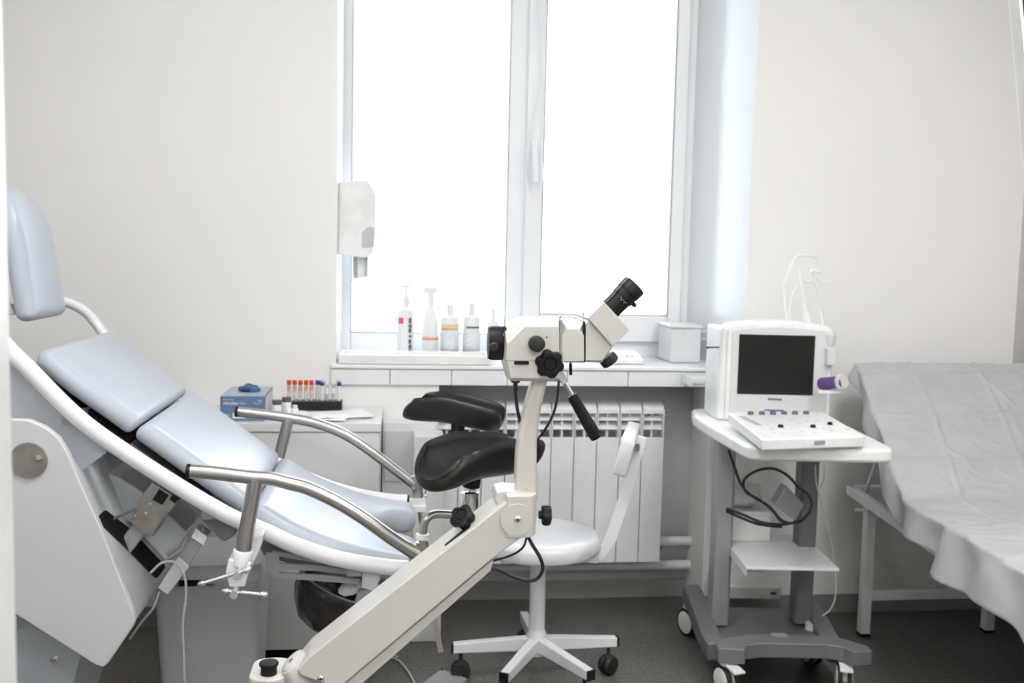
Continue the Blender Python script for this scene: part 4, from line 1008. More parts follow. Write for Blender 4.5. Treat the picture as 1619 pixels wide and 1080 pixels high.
# lower joint with disc, housing, pole, base
j0 = A(461, 1044, Y=YA + .046); jt = (ad * -.2 + V((0, 0, 1)))
b = B(); jn = (an * .75 + V((-.1, -.12, .35))).normalized()
ju = ad
b.loft([[A(461, 1047, Y=YA + .046) + jn * h + (V((0, 1, 0)) * sin(t) * .042 + ju * cos(t) * .026) * r for t in [2 * pi * k / 40 for k in range(40)]] for r, h in ((1, -.16), (1, -.004), (.97, 0), (.92, .001))])
jo = b.build('lower_joint', 'cream', cp)
b = B(); b.loft([[A(461, 1046, Y=YA + .046) + jn * h + (V((0, 1, 0)) * sin(t) * .031 + ju * cos(t) * .019) * r for t in [2 * pi * k / 40 for k in range(40)]] for r, h in ((1, .0), (1, .0018), (.95, .0024))]); b.build('dial_disc', 'panel', jo)
b = B(); b.loft([[A(461, 1046, Y=YA + .046) + jn * h + (V((0, 1, 0)) * sin(t) * .006 + ju * cos(t) * .0045) * r for t in [2 * pi * k / 24 for k in range(24)]] for r, h in ((1, .002), (1, .0032), (.6, .0040))]); b.build('dial_screw', 'disc', jo)
pc = A(424, 1062, Y=1.745)
b = B(); b.plan(rounded([(pc.x - .030, 1.70), (pc.x + .035, 1.695), (pc.x + .035, 1.80), (pc.x - .030, 1.795)], .028, 8), .36, A(424, 1056, Y=1.75).z); b.build('pivot_housing', 'cream', cp, bevel=.003)
b = B(); kz = A(424, 1058, Y=1.73).z; b.lathe([(.014, -.02), (.014, -.001), (.0165, .0), (.017, .003), (.016, .0048), (.001, .0052)], (A(425, 1055, Y=1.725).x, 1.725, kz + .010), (0, 0, 1), 32); b.lathe([(.0135, -.05), (.0135, 0)], (A(425, 1055, Y=1.725).x, 1.725, kz + .010), (0, 0, 1), 28); b.build('height_knob', 'black', cp)
b = B(); b.cyl((pc.x, 1.75, .09), (pc.x, 1.75, .37), .022); b.build('pole', 'cream', cp)
for k in range(5):
    a = radians(90 + 72 * k); d = V((cos(a), sin(a), 0)); p0 = V((pc.x, 1.75, .085)); b = B()
    b.bar(p0, p0 + d * .30 + V((0, 0, -.02)), .034, .028); lg = b.build('base_leg', 'cream', cp, bevel=.004)
    b = B(); q = p0 + d * .27; s_ = V((-d.y, d.x, 0))
    b.lathe([(.018, -.012), (.0245, -.009), (.0245, .009), (.018, .012)], (q.x, q.y, .0245), s_, 20); b.cyl((q.x, q.y, .03), (q.x, q.y, .07), .006); b.build('castor', 'rubber', lg)
recolposcope = cp

# ================================================================== ULTRASOUND CART
ph = radians(-6.0)
CO = V((1.135, 2.86, 0))
ct = thing('ultrasound_cart', 'grey and white wheeled trolley carrying the ultrasound machine', 'trolley', tuple(CO), ph)
MC = Matrix.Translation(CO) @ Matrix.Rotation(ph, 4, 'Z')
IC = MC.inverted()
def CL(px, py, Z): return IC @ A(px, py, Z=Z)
TZ = .750
# table top
tp = [CL(1200, 737, TZ - .04), CL(1398, 727, TZ - .04)]
yf = (tp[0].y + tp[1].y) / 2; xr = tp[1].x + .012; lf = CL(1097, 662, TZ - .01).x
b = B(); out = rounded([(tp[0].x - .015, yf), (xr, yf), (xr, -.02), (xr - .04, .30), (lf + .02, .30), (lf, .16), (lf + .005, .05)], [.04, .05, .06, .06, .05, .08, .10], 8)
b.plan(out, TZ - .040, TZ, MC); b.build('table_top', 'white', ct, bevel=.012, seg=5)
# uprights
up0_ = IC @ A(1136, 980, Z=.13); ur = IC @ A(1268, 978, Z=.13)
for k, (c, w_) in enumerate(((up0_, .052), (ur, .052))):
    b = B(); xx = c.x; y0_ = c.y - .02
    b.plan(rounded([(xx - w_ / 2, y0_), (xx + w_ / 2, y0_), (xx + w_ / 2, y0_ + .075), (xx - w_ / 2, y0_ + .075)], .008), .12, TZ - .039, MC); po_ = b.build('upright', 'alu' if k == 0 else 'cartgrey', ct)
    b = B(); s_ = 1 if k == 0 else -1
    b.box(xx + s_ * w_ / 2 - .0015, xx + s_ * w_ / 2 + .0015, y0_ + .004, y0_ + .066, .125, TZ - .042, MC); b.build('cable_channel', 'cartgrey', po_)
# base
bl_ = CL(1074, 940, .17); fl = CL(1133, 1020, .15); frt = CL(1370, 1018, .15)
fx0, fx1 = fl.x, frt.x; fyy = (fl.y + frt.y) / 2
b = B()
fy = fyy
arch = rounded([(fx0, fy - .035), (fx0 + .075, fy - .045), (fx0 + .085, fy - .01), (fx0 + .13, fy + .006), (fx1 - .12, fy + .006), (fx1 - .075, fy - .01), (fx1 - .06, fy - .045), (fx1, fy - .035), (fx1, fy), (fx1 - .05, fy + .05), (fx1 - .12, fy + .075), (fx0 + .12, fy + .075), (fx0 + .03, fy + .04), (fx0, fy)], [.006, .006, .01, .02, .02, .01, .006, .006, .01, .02, .03, .03, .02, .01], 4)
b.plan(arch, .105, .150, MC); b.build('front_foot', 'cartgrey', ct, bevel=.005, seg=3)
for s_ in (0, 1):
    x_ = (up0_.x if s_ == 0 else ur.x); xo = x_ - .045 if s_ == 0 else x_ + .045
    b = B(); ys = [-.27, -.19, -.08, .02, .16, .26]; zs = [(.075, .13), (.075, .125), (.075, .128), (.08, .15), (.105, .165), (.11, .168)]
    rings = [[MC @ V((x, y, z)) for x, z in ((xo - .028, z0), (xo + .028, z0), (xo + .028, z1), (xo - .028, z1))] for y, (z0, z1) in zip([fy + .05, fy + .12, -.06, .04, .15, .25], zs)]
    b.loft(rings); b.build('side_beam', 'cartgrey', ct, bevel=.006, seg=3)
b = B(); b.box(up0_.x - .03, ur.x + .03, fy + .06, .20, .085, .110, MC); b.build('base_deck', 'cartgrey', ct, bevel=.004)
b = B(); s0 = IC @ A(1232, 1003, Z=.152); b.plan(rounded([(s0.x - .025, s0.y - .012), (s0.x + .025, s0.y - .014), (s0.x + .022, s0.y + .014), (s0.x - .022, s0.y + .012)], .006), .150, .151, MC); b.build('base_sticker', 'alu', ct)
# castors
def castor(px, py, Z, rot):
    c = IC @ A(px, py, Z=Z)
    b = B(); ax = V((cos(rot), sin(rot), 0))
    Rm = MC.to_3x3(); c3 = MC @ V((c.x, c.y, .046)); a3 = (Rm @ ax).normalized()
    for s_ in (-1, 1): b.lathe([(.034, 0), (.044, .001), (.046, .004), (.046, .010), (.044, .013), (.037, .0135)], c3 + a3 * s_ * .006, a3 * s_, 36)
    o = b.build('castor_tyre', 'rubber', ct)
    b = B()
    for s_ in (-1, 1): b.lathe([(.037, 0), (.036, .0145), (.030, .0175), (.012, .0185), (.001, .0185)], c3 + a3 * s_ * .0055, a3 * s_, 32)
    b.build('castor_hub', 'white', o)
    b = B(); fw = V((-a3.y, a3.x, 0))
    b.loft([[c3 + a3 * x + fw * y + V((0, 0, z)) for x, y in ((-.007, -.03), (.007, -.03), (.007, .03), (-.007, .03))] for z in (.0, .052)])
    b.cyl(c3 + V((0, 0, .045)), c3 + V((0, 0, .085)), .020); b.bar(c3 + V((0, 0, .052)) - fw * .02, c3 + V((0, 0, .046)) - fw * .068, .036, .007)
    b.build('castor_fork', 'white', o, bevel=.002)
    return o
castor(1090, 982, .048, radians(25)); castor(1148, 1075, .046, radians(20)); castor(1334, 1072, .046, radians(-14)); castor(1283, 1000, .1, radians(10))
# middle shelf
SZ = .365
s1_ = CL(1194, 900, SZ - .02); s2_ = CL(1326, 898, SZ)
sx0 = up0_.x + .024; sx1 = s2_.x; sy0 = (CL(1260, 898, SZ)).y
b = B(); b.box(sx0, sx1, sy0, .17, SZ - .004, SZ, MC); b.box(sx0, sx0 + .003, sy0, .17, SZ - .026, SZ - .003, MC); b.box(sx0, sx1, sy0, sy0 + .003, SZ - .008, SZ - .003, MC); b.build('middle_shelf', 'rad', ct, bevel=.001)
b = B(); q = CL(1258, 893, SZ); b.box(q.x - .02, q.x + .02, q.y - .003, q.y + .006, SZ, SZ + .0004, MC); b.build('shelf_sticker', 'cream', ct)
# things on shelf and deck
q = CL(1217, 857, SZ)
sbx = thing('carton_box', 'small white box sitting on the middle shelf of the ultrasound trolley', 'box', tuple(MC @ V((q.x - .07, q.y + .06, SZ))), ph)
b = B(); b.box(q.x - .135, q.x, q.y, q.y + .13, SZ + .0005, SZ + .085, MC); b.build('carton', 'white', sbx, bevel=.003)
b = B(); b.box(q.x - .137, q.x + .001, q.y - .002, q.y + .131, SZ + .085, SZ + .096, MC); b.build('lid', 'white', sbx, bevel=.002)
bgp = MC @ V((q.x - .075, q.y + .06, SZ + .0965))
b = B(); b.sphere((0, 0, .036), 1, 40, (.062, .045, .036))
for v in b.bm.verts:
    n_ = noise.noise(v.co * 38) * .35 + noise.noise(v.co * 90) * .12; v.co = V((v.co.x * (1 + n_), v.co.y * (1 + n_), max(0, v.co.z * (1 + n_ * .8))))
    v.co += bgp
tag(b.build('crumpled_bag', 'clear', sharp=20), 'crumpled translucent plastic bag on the small white box in the trolley', 'bag')
q = CL(1234, 948, .112)
dvx = thing('printer_unit', 'flat white unit lying on the base deck of the trolley', 'device', tuple(MC @ V((q.x - .09, q.y + .07, .111))), ph)
b = B(); b.box(q.x - .215, q.x, q.y, q.y + .16, .111, .152, MC); b.build('case', 'white', dvx, bevel=.004)
b = B(); b.box(q.x - .035, q.x - .015, q.y - .0006, q.y + .001, .128, .138, MC); b.build('badge', 'textgrey', dvx)
# power brick and cable coil hung inside
q = MC @ V((ur.x - .055, -.005, 0)); 
b = B(); pts = [A(1226, 797, Y=2.84), A(1243, 768, Y=2.84), A(1272, 798, Y=2.84), A(1258, 824, Y=2.84)]
b.prismv(pts, V((.0, .045, 0))); b.build('power_box', 'alu', ct, bevel=.004)
b = B(); YC = 2.80
b.tube(cr([A(1152, 712, Y=YC), A(1161, 738, Y=YC), A(1172, 766, Y=YC), A(1190, 785, Y=YC), A(1215, 800, Y=YC), A(1233, 820, Y=YC), A(1247, 828, Y=YC)]), .0042, 10)
b.tube(cr([A(1148, 804, Y=YC + .01), A(1175, 814, Y=YC), A(1205, 826, Y=YC - .01), A(1240, 829, Y=YC - .01), A(1270, 820, Y=YC), A(1283, 800, Y=YC + .01), A(1277, 782, Y=YC + .02), A(1262, 770, Y=YC + .02), A(1245, 752, Y=YC + .01), A(1222, 741, Y=YC), A(1195, 745, Y=YC), A(1176, 760, Y=YC), A(1180, 778, Y=YC), A(1200, 790, Y=YC - .005), A(1222, 808, Y=YC - .01), A(1236, 824, Y=YC - .012), A(1262, 826, Y=YC - .012), A(1280, 810, Y=YC - .005)]), .0042, 10)
b.tube(cr([A(1148, 808, Y=YC + .015), A(1170, 818, Y=YC + .01), A(1200, 829, Y=YC), A(1236, 833, Y=YC)]), .0042, 10)
b.build('power_cable_coil', 'cable', ct)
b = B(); b.tube(cr([A(1289, 735, Y=2.84), A(1291, 765, Y=2.84), A(1300, 800, Y=2.85), A(1313, 850, Y=2.86), A(1320, 900, Y=2.86), A(1321, 940, Y=2.84), A(1314, 962, Y=2.83), A(1300, 974, Y=2.82)]), .0024, 8); b.tube(cr([A(1302, 735, Y=2.84), A(1303, 755, Y=2.84), A(1296, 772, Y=2.845)]), .0022, 8); b.build('side_cable', 'whitecable', ct)
# bag on shelf behind (translucent)
# probe cable hanger
hb = B(); YH = 3.06
hb.tube(cr([A(1246, 512, Y=YH), A(1241, 480, Y=YH), A(1240, 452, Y=YH), A(1248, 428, Y=YH), A(1258, 407, Y=YH), A(1264, 404, Y=YH), A(1284, 405, Y=YH), A(1292, 409, Y=YH), A(1292, 424, Y=YH)], 5), .0040, 10)
hb.tube(cr([A(1280, 520, Y=YH), A(1276, 500, Y=YH), A(1270, 470, Y=YH), A(1265, 440, Y=YH), A(1262, 424, Y=YH)], 5), [.014] * 6 + [.009] * 10 + [.008] * 5, 14)
for cx_, cy_ in ((1277, 437), (1302, 440)):
    arc = [A(cx_ + 9 * cos(t), cy_ + 8 * sin(t), Y=YH) for t in [radians(a) for a in range(-60, 215, 20)]]
    hb.tube(arc, .0036, 8)
hb.tube([A(1283, 428, Y=YH), A(1298, 430, Y=YH)], .006, 8); hb.build('cable_hanger', 'white', ct)
hb = B(); hb.tube(cr([A(1283, 445, Y=YH + .01), A(1292, 458, Y=YH + .01), A(1298, 490, Y=YH + .01), A(1302, 520, Y=YH - .02), A(1308, 560, Y=YH - .08)]), .0028, 8)
hb.tube(cr([A(1262, 450, Y=YH + .01), A(1253, 466, Y=YH + .01), A(1249, 490, Y=YH + .01), A(1249, 515, Y=YH + .01)]), .0028, 8); hb.build('probe_cable', 'white', ct)
# probe holder on the right
hb = B(); YP = 2.90
q = A(1312, 560, Y=YP)
hb.loft([[V((x, y, z)) for x, y in rounded([(q.x - .02, YP - .03), (q.x + .012, YP - .03), (q.x + .012, YP + .05), (q.x - .02, YP + .05)], .008)] for z in (A(1312, 576, Y=YP).z, A(1312, 550, Y=YP).z)]); hb.box(q.x - .03, q.x - .014, YP, YP + .03, TZ - .005, A(1312, 555, Y=YP).z); hb.build('probe_holder', 'panel', ct, bevel=.002)
hb = B(); p0 = A(1309, 562, Y=YP); 
hb.lathe([(.007, -.05), (.009, -.02), (.011, .0), (.012, .02), (.017, .035), (.018, .055), (.010, .066), (.002, .068)], A(1311, 558, Y=YP), (0, 0, 1), 24)
hb.tube(cr([A(1311, 585, Y=YP), A(1308, 610, Y=YP + .01), A(1309, 640, Y=YP), A(1305, 662, Y=YP)]), .003, 8); hb.build('probe', 'panel', ct)
q0 = A(1296, 607, Y=2.86); q1 = A(1332, 604, Y=2.80)
gelb = thing('gel_bottle', 'violet bottle with round cream end lying in holder right of monitor', 'bottle', tuple(q0.lerp(q1, .5) - V((0, 0, .02))))
hb = B(); dd = (q1 - q0).normalized(); hb.lathe([(.015, 0), (.0185, .004), (.0185, (q1 - q0).length - .006), (.016, (q1 - q0).length)], q0, dd, 28); hb.build('bottle_body', 'purple', gelb)
hb = B(); qa = (dd + V((0, -1.2, 0))).normalized(); hb.lathe([(.019, -.012), (.0225, -.010), (.0225, 0), (.021, .003), (.001, .004)], q1, qa, 32); hb.build('round_end', 'cream', gelb)
hb = B(); c = q0.lerp(q1, .4); hb.box(c.x - .04, c.x + .03, c.y - .02, c.y + .02, c.z - .029, c.z - .020); hb.build('gel_holder', 'white', ct, bevel=.002)

# ---- ultrasound machine
us = thing('ultrasound_machine', 'white ultrasound machine with dark screen and fold-out control panel', 'ultrasound machine', (1.155, 2.95, TZ), ph)
YM = 2.93
mc = [A(1146, 656, Y=YM), A(1303, 656, Y=YM), A(1300, 512, Y=YM), A(1150, 510, Y=YM)]
MU = Matrix.Translation((mc[0].x, YM, TZ)) @ Matrix.Rotation(ph, 4, 'Z')
Wm = (mc[1].x - mc[0].x) * 1.0; Hm = mc[3].z - TZ
tilt = .02
def mrim(x0, x1, z0, z1, rt_, rb_, bow): 
    o = []
    for p in rounded([(x0, z0), (x1, z0), (x1, z1), (x0, z1)], [rb_, rb_, rt_, rt_], 6): o.append((p[0], p[1] + (bow * (1 - ((2 * (p[0] - x0) / (x1 - x0)) - 1) ** 2) if p[1] > (z0 + z1) / 2 else 0)))
    return o
def addtop(pts, z1, bow, x0, x1):
    return pts
b = B()
def rim_pts(x0, x1, z0, z1, r, bow, n=14):
    pts = [(x0, z0), (x1, z0)]
    for k in range(6): a = k / 5 * pi / 2; pts.append((x1 - r + r * cos(a), z1 - r + r * sin(a)))
    for k in range(1, n): t = k / n; pts.append((x1 - r - (x1 - x0 - 2 * r) * t, z1 + bow * sin(pi * t)))
    for k in range(6): a = pi / 2 + k / 5 * pi / 2; pts.append((x0 + r + r * cos(a), z1 - r + r * sin(a)))
    return pts
outer = rim_pts(0, Wm, .004, Hm - .008, .022, .010); o2 = rim_pts(-.004, Wm + .004, .0, Hm - .004, .026, .012)
b.loft([[MU @ V((x, y, z)) for x, z in pts] for y, pts in ((-.004, outer), (.004, o2), (.10, o2), (.17, rim_pts(.0, Wm, .0, Hm - .02, .03, .004)))]); b.build('housing', 'white', us, bevel=.003, seg=3)
b = B(); inn = rim_pts(.011, Wm - .010, .016, Hm - .020, .014, .008); b.loft([[MU @ V((x, y, z)) for x, z in inn] for y in (-.0065, -.003)]); b.build('bezel', 'panel', us, bevel=.0015)
s00, s11 = IC, None
sl_, sr_ = (MU.inverted() @ A(1164, 620, Y=YM)).x, (MU.inverted() @ A(1284, 620, Y=YM - .03)).x
zt_, zb_ = A(1164, 528, Y=YM).z - TZ, A(1162, 622, Y=YM).z - TZ
b = B(); b.box(sl_, sr_, -.0078, -.006, zb_, zt_, MU); b.build('screen', 'screen', us)
b = B(); mxp = (sl_ + sr_) / 2
for k in range(8): b.box(mxp - .020 + k * .0042, mxp - .0168 + k * .0042, -.0072, -.0062, zb_ - .0175, zb_ - .0175 + (.006 if k else .008), MU)
b.build('brand_print', 'textgrey', us)
b = B(); b.box((sl_ + sr_) / 2 + .014, (sl_ + sr_) / 2 + .022, -.0072, -.0062, zb_ - .018, zb_ - .012, MU); b.build('blue_badge', 'textblue', us)
b = B(); b.box((sl_ + sr_) / 2 - .030, (sl_ + sr_) / 2 + .030, -.0075, -.0060, .034, .038, MU); b.build('model_strip', 'textblue', us)
b = B(); b.box(Wm / 2 - .006, Wm / 2 + .006, -.0055, -.003, Hm - .010, Hm - .006, MU); b.build('latch', 'rad', us)
# left carrying side body
b = B(); b.loft([[MU @ V((x, y, z)) for x, y in ((.004, .0), (.004, .165), (-.032, .165), (-.022 + k, .012))] for z, k in ((0, -.005), (Hm - .014, .004))]); b.build('side_housing', 'white', us, bevel=.010, seg=4)
b = B(); b.cyl(A(1117, 549.5, Y=2.955), A(1139, 549, Y=2.955), .0022, n=10); b.sphere(A(1119, 549.5, Y=2.955), .0035, 10); b.build('antenna_stub', 'black', us)
# control panel
KZ = TZ + .036
kc = [A(1205, 694, Z=KZ), A(1368, 689, Z=KZ), A(1302, 651, Z=KZ + .012), A(1151, 652, Z=KZ + .012)]
b = B(); kb0 = [V((p.x, p.y, TZ + .004)) for p in kc]
kb0[2].z = TZ + .016; kb0[3].z = TZ + .016
b.loft([kb0, kc]); kp = b.build('control_panel', 'white', us, bevel=.006, seg=4)
ku = (kc[1] - kc[0]); kv = (kc[3] - kc[0]); kn_ = ku.cross(kv).normalized()
def KP(u, v, h=0): return kc[0] * (1 - u) * (1 - v) + kc[1] * u * (1 - v) + kc[2] * u * v + kc[3] * (1 - u) * v + kn_ * h
for k in range(6):
    q = KP(.20 + k * .115, .90); b = B(); b.lathe([(.0085, 0), (.0085, .006), (.0075, .0085), (.001, .009)], q, kn_, 20); b.build('rotary_knob', 'textgrey', kp)
for u_p, v_p, r in ((.31, .36, .010), (.62, .33, .0095), (.83, .42, .009)):
    b = B(); q = KP(u_p, v_p); b.lathe([(r * 1.3, 0), (r * 1.3, .0012), (r, .002)], q, kn_, 28); b.build('dial_collar', 'panel', kp)
    b = B(); b.lathe([(r * .8, .002), (r * .8, .006), (r * .6, .009), (.001, .010)], q, kn_, 28); b.build('dial', 'black', kp)
keys = [(.10, .84 - .05 * k) for k in range(7)]
b = B()
for k in range(8): q = KP(.085 + .0075 * k, .80 - .045 * k); b.bar(q - ku.normalized() * .010 * (1), q + ku.normalized() * .010, .0022, .002, up=kn_)
b.build('slider_bank', 'textgrey', kp)
b = B()
rnd = random.Random(3)
for (u_, v_) in [(.14, .42), (.21, .30), (.22, .48), (.18, .18), (.25, .14), (.30, .55), (.40, .30), (.44, .46), (.46, .20), (.50, .58), (.55, .50), (.57, .16), (.66, .57), (.69, .46), (.72, .30), (.75, .58), (.76, .2), (.80, .60), (.86, .58), (.90, .56), (.93, .24), (.90, .92)]:
    q = KP(u_, v_); b.bar(q - ku.normalized() * .006, q + ku.normalized() * .006, .005, .0022, up=kn_)
b.build('keys', 'bluegrey', kp, bevel=.0005)
b = B(); f0 = KP(.50, 0); f1 = KP(.60, 0); b.bar(f0 + V((0, -.001, -.014)), f1 + V((0, -.001, -.014)), .003, .010); b.build('front_badge', 'midgrey', kp)

# ================================================================== COUCH
pc_ = radians(-6.3)      # long side leans a little
ex_ = V((cos(pc_) * 1, sin(pc_) * 1, 0))
CU = V((1.845, 3.20, 0))
cz = A(1337, 765, Z=.48)
co_ = thing('medical_couch', 'white steel framed medical couch with raised head end by back wall', 'couch', (1.86, 2.6, 0), 0)
lv = V((-.105, -1, 0)).normalized()            # direction along the couch towards the camera
wv = V((1, 0.0, 0))
O = V((1.552, 3.215, 0))                       # back left corner of the frame
def CP(w_, l, z): return O + wv * w_ + lv * l + V((0, 0, z))
FW = .60; FL = 1.38; FZ = .48
b = B()
b.bar(CP(.014, 0, FZ - .018), CP(.014, FL, FZ - .018), .028, .034); b.bar(CP(FW - .014, 0, FZ - .018), CP(FW - .014, FL, FZ - .018), .028, .034)
b.bar(CP(0, .014, FZ - .018), CP(FW, .014, FZ - .018), .028, .034); b.bar(CP(0, FL - .014, FZ - .018), CP(FW, FL - .014, FZ - .018), .028, .034)
b.build('frame', 'rad', co_, bevel=.004)
LP = [V((1.571, 3.075, 0)), V((2.017, 3.08, 0))]; LP += [p + lv * 1.05 for p in LP]
for p in LP:
    b = B(); b.box(p.x - .0165, p.x + .0165, p.y - .0165, p.y + .0165, .008, FZ - .034); lg = b.build('leg', 'rad', co_, bevel=.003)
    b = B(); b.box(p.x - .0175, p.x + .0175, p.y - .0175, p.y + .0175, 0, .010); b.build('rubber_foot', 'black', lg, bevel=.002)
for a_, c_ in ((0, 1), (2, 3)):
    b = B(); b.bar(LP[a_] + V((0, 0, .135)), LP[c_] + V((0, 0, .135)), .020, .030); b.build('crossbar', 'rad', co_, bevel=.003)
b = B(); q = LP[0]; b.cyl((q.x - .012, q.y, FZ - .055), (q.x - .05, q.y, FZ - .052), .004); b.build('adjuster_pin', 'rad', co_)
lb = .475                                          # hinge of the raised part
b = B()
def slab(p, w_, t_, ends): pass
mt = B()
for rg in (0,):
    mt.loft([[CP(w, l, z) for w, z in rounded([(-.005, FZ + .001), (FW + .005, FZ + .001), (FW + .005, FZ + .066), (-.005, FZ + .066)], .018, 5)] for l in (lb, FL + .01)])
mt.build('mattress', 'mattress', co_, bevel=.008, seg=3)
hx0 = CP(0, lb, FZ + .012); htop = V((0, 3.215, .862)); bz = htop.z - hx0.z; 
# raised back: from hinge to top
LBk = 0.0
back_dir = (V((hx0.x - O.x - 0, 0, 0)) * 0 + V((.05, 3.19 - hx0.y, .858 - hx0.z)))
Lb = back_dir.length; bd = back_dir.normalized(); bn_ = wv.cross(bd).normalized(); bn_ = bn_ if bn_.y < 0 else -bn_
mt = B(); mt.loft([[hx0 + wv * w + bd * l + bn_ * h for w, h in rounded([(-.005, 0), (FW + .005, 0), (FW + .005, .058), (-.005, .058)], .018, 5)] for l in (.0, Lb)])
mt.build('raised_backrest', 'mattress', co_, bevel=.012, seg=3)
for k in (.05, FW - .05):
    b = B(); b.cyl(hx0 + wv * k + bd * Lb * .6 - bn_ * .004, CP(k, .05, FZ - .02), .006, n=10); b.build('backrest_strut', 'rad', co_)

def fold(p, k, amp):
    return amp * (abs(noise.noise(V((p[0] * 3.1, p[1] * 2.3, k)))) * -1.2 + .35 * noise.noise(V((p[0] * 9, p[1] * 7, k + 4))))
# sheet over the backrest and upper seat
sect = []           # (point offset in Y/Z plane as function of w, normal)
def ridge(w_, l, seed):
    """sharp fold lines left by the packing, straight across and along, and a few slanting ones"""
    h = 0
    for f in ((.085, .265, .44) if seed < 5 else (.12, .30, .52)):
        d = (l - f - .008 * sin(w_ * 9)) / .0065; h += .0075 * 2.718 ** (-d * d)
    for f in (.17, .40):
        d = (w_ - f - .010 * sin(l * 6)) / .006; h += .0055 * 2.718 ** (-d * d)
    for (w0, l0, sl, le) in ((.36, .02, .55, .22), (.12, .33, .8, .18), (.52, .10, .35, .2), (.22, .50, -.7, .15)):
        tt = l - l0
        if 0 < tt < le: d = (w_ - w0 - sl * tt) / .006; h += .0080 * 2.718 ** (-d * d) * sin(pi * tt / le)
    return h
def sheet(name, stations, hang, wL, wR, seed, amp, label):
    """stations: list of (origin, normal) along the length"""
    b = B(); n = len(stations); NW = 110
    cum = [0]
    for a_, c_ in zip(stations, stations[1:]): cum.append(cum[-1] + (c_[0] - a_[0]).length)
    hl = .34
    rows = []
    for i, (p, nn, hg) in enumerate(stations):
        row = []
        for j in range(NW + 1):
            t = j / NW
            total = hg + (wR - wL); s = t * total
            if s < hg:
                dd = hg - s; q = p + wV * (wL - .010 - .012 * sin(cum[i] * 26 + seed) * min(1, dd / .05)) + V((-.02 * dd / .1, 0, -dd)) 
                q = q + V((.010 * noise.noise(V((cum[i] * 10, dd * 9, seed))), .006 * noise.noise(V((cum[i] * 14, dd * 6, seed + 3))), 0))
                q += nn * .004
            else:
                w_ = wL + (s - hg); q = p + wV * w_
                sm = min(1, (s - hg) / .03); e = noise.noise(V((w_ * 4 + cum[i] * 2, cum[i] * 7, seed))); e2 = 1 - abs(e) * 2; cre = max(0, e2 - .55) * 2.2
                f2 = noise.noise(V((w_ * 9, cum[i] * 16, seed + 9))); cre2 = max(0, 1 - abs(f2) * 7)
                q = q + nn * (.004 + amp * (cre * .8 + .5 * cre2 + .4 * (noise.noise(V((w_ * 7, cum[i] * 13, seed + 2))) + .5)) * (.3 + .7 * sm) + ridge(w_, cum[i], seed)) + V((-.010 * (1 - sm), 0, 0))
            row.append(b.bm.verts.new(q))
        rows.append(row)
    for i in range(n - 1):
        for j in range(NW): b.face([rows[i][j], rows[i + 1][j], rows[i + 1][j + 1], rows[i][j + 1]])
    o = b.build(name, 'sheet', None, sharp=0); so = o.modifiers.new('s', 'SOLIDIFY'); so.thickness = .0008
    tag(o, label, 'sheet'); return o
wV = wv
stn = []
zt_b = hx0 + bd * Lb + bn_ * .058
def smoothstep(a, c, t): t = min(max((t - a) / (c - a), 0), 1); return t * t * (3 - 2 * t)
# over the top edge and behind
for k in range(6):
    a = pi * .5 * (1 - k / 6)
    stn.append((hx0 + bd * (Lb + .010 * sin(a)) + bn_ * (.058 - .03 * (1 - cos(a))), (bn_ * cos(a) + bd * sin(a)).normalized(), .045 + .004 * k))
NB = 90
for k in range(NB + 1):
    t = k / NB; l = Lb * (1 - t) + .045 * t
    stn.append((hx0 + bd * l + bn_ * .059, bn_, .065 + .02 * smoothstep(0, .9, t)))
lo0 = CP(0, lb, FZ + .067) ; 
for k in range(1, 6):
    t = k / 6; p = (hx0 + bd * .045 + bn_ * .059).lerp(CP(0, lb + .075, FZ + .068), t) + V((0, .008 * sin(pi * t), -.006 * sin(pi * t))); stn.append((p, (bn_ * (1 - t) + V((0, 0, 1)) * t).normalized(), .085 - .01 * t))
NS = 60
for k in range(NS + 1):
    t = k / NS; stn.append((CP(0, lb + .075 + (.30) * t, FZ + .068), V((0, 0, 1)), .075 + .015 * t))
sheet('couch_sheet', stn, 0, -.008, FW + .006, 2.0, .0065, 'wrinkled translucent white disposable sheet over the raised head end of couch')
stn = []
for k in range(91):
    t = k / 90; stn.append((CP(0, lb + .33 + (FL - lb - .33) * t, FZ + .078), V((0, 0, 1)), .125 + .008 * sin(t * 9)))
sheet('couch_sheet', stn, 0, -.016, FW + .010, 7.0, .007, 'white disposable sheet spread over the foot half of couch')

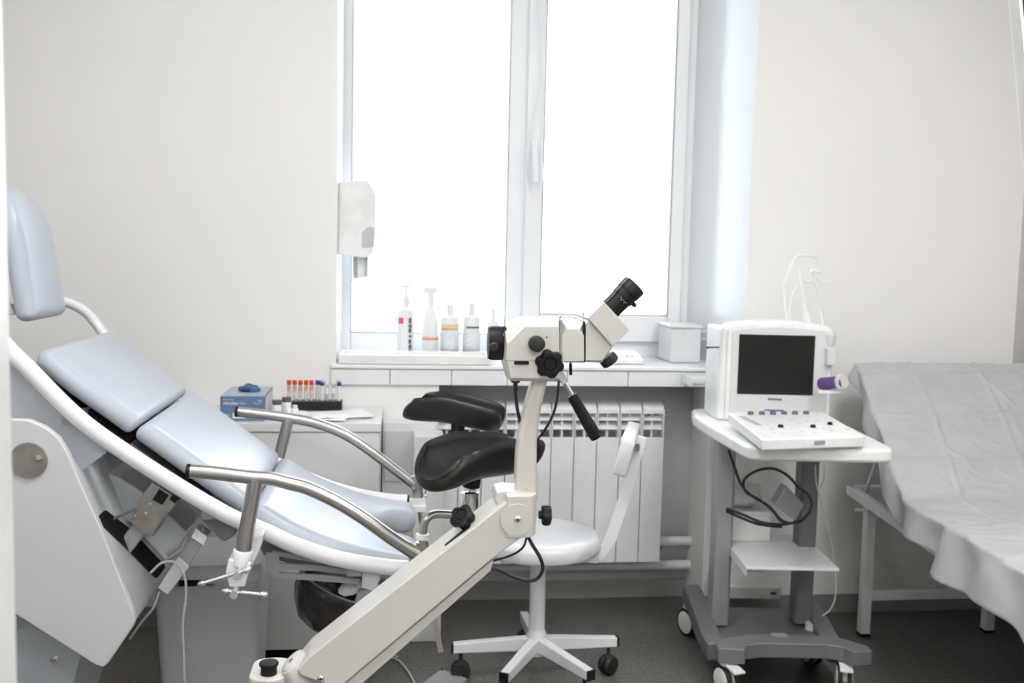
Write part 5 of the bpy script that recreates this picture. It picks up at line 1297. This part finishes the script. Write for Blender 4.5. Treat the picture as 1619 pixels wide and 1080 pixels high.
# ================================================================== small floor things and added ceiling fill lamps
c0 = A(698, 1057, Z=.022); e1 = (A(755, 1078, Z=.022) - c0).normalized(); e2 = (A(662, 1083, Z=.022) - c0).normalized()
fp_ = thing('foot_pedal', 'flat grey foot pedal plate lying on the floor beside the stool', 'pedal', tuple(c0 + e1 * .05 + e2 * .08 + V((0, 0, -.022))))
b = B(); P = [c0, c0 + e1 * .10, c0 + e1 * .10 + e2 * .17, c0 + e2 * .17]
b.loft([[V((p.x, p.y, z)) for p in P] for z in (.001, .022)]); b.build('pedal_plate', 'midgrey', fp_, bevel=.003)
b = B(); b.cyl(c0 + (e1 + e2) * .006, c0 + (e1 + e2) * .006 + V((0, 0, .003)), .004, n=12); q = c0 + e1 * .07 + e2 * .005; b.cyl(q, q + V((0, 0, .003)), .004, n=12); b.build('pedal_screw', 'black', fp_)
b = B(); b.tube(cr([(.02, 2.98, .004), A(607, 1043, Z=.004) + V((0, .06, 0)), A(618, 1039, Z=.004), A(632, 1046, Z=.004), A(646, 1063, Z=.004), A(656, 1082, Z=.004), A(662, 1098, Z=.004)]), .0033, 8)
tag(b.build('floor_cable', 'whitecable'), 'thin pale cable curving over the floor beside the grey foot pedal', 'cable')
# dark arm at the upper right
p0, p1 = A(1611, -70, Y=1.25), A(1628, 120, Y=1.25); dd = (p1 - p0).normalized()
la = thing('lamp_arm', 'slanted dark arm with silver edge at the top right corner', 'lamp arm', tuple(p0 + V((0, 0, .3))))
top = p0 - dd * ((ZC - p0.z) / -dd.z) * -1 if False else p0 + dd * ((ZC - p0.z) / dd.z)
sd_ = V((1, 0, 0))
b = B(); b.bar(top, p0 + dd * .30, .016, .02, up=(0, 1, 0)); b.build('inner_bar', 'black', la, bevel=.002)
b = B(); b.bar(top - sd_ * .0105, p0 + dd * .30 - sd_ * .0105, .005, .022, up=(0, 1, 0)); b.build('silver_edge', 'chrome', la, bevel=.001)
for k, (lx, ly) in enumerate(FILL_LAMPS):  # out-of-view panels, added to brighten the room from above
    lt = thing('fill_lamp', 'unseen square white ceiling panel added as fill light for the room', 'fill lamp', (lx, ly, ZC - .05), 0, 'added fill lamp panels')
    b = B(); b.box(lx - .31, lx + .31, ly - .31, ly + .31, ZC - .05, ZC - .0005); b.build('housing', 'rad', lt, bevel=.003)
    b = B(); b.box(lx - .29, lx + .29, ly - .29, ly + .29, ZC - .0535, ZC - .0505); b.build('diffuser', 'lamp', lt)
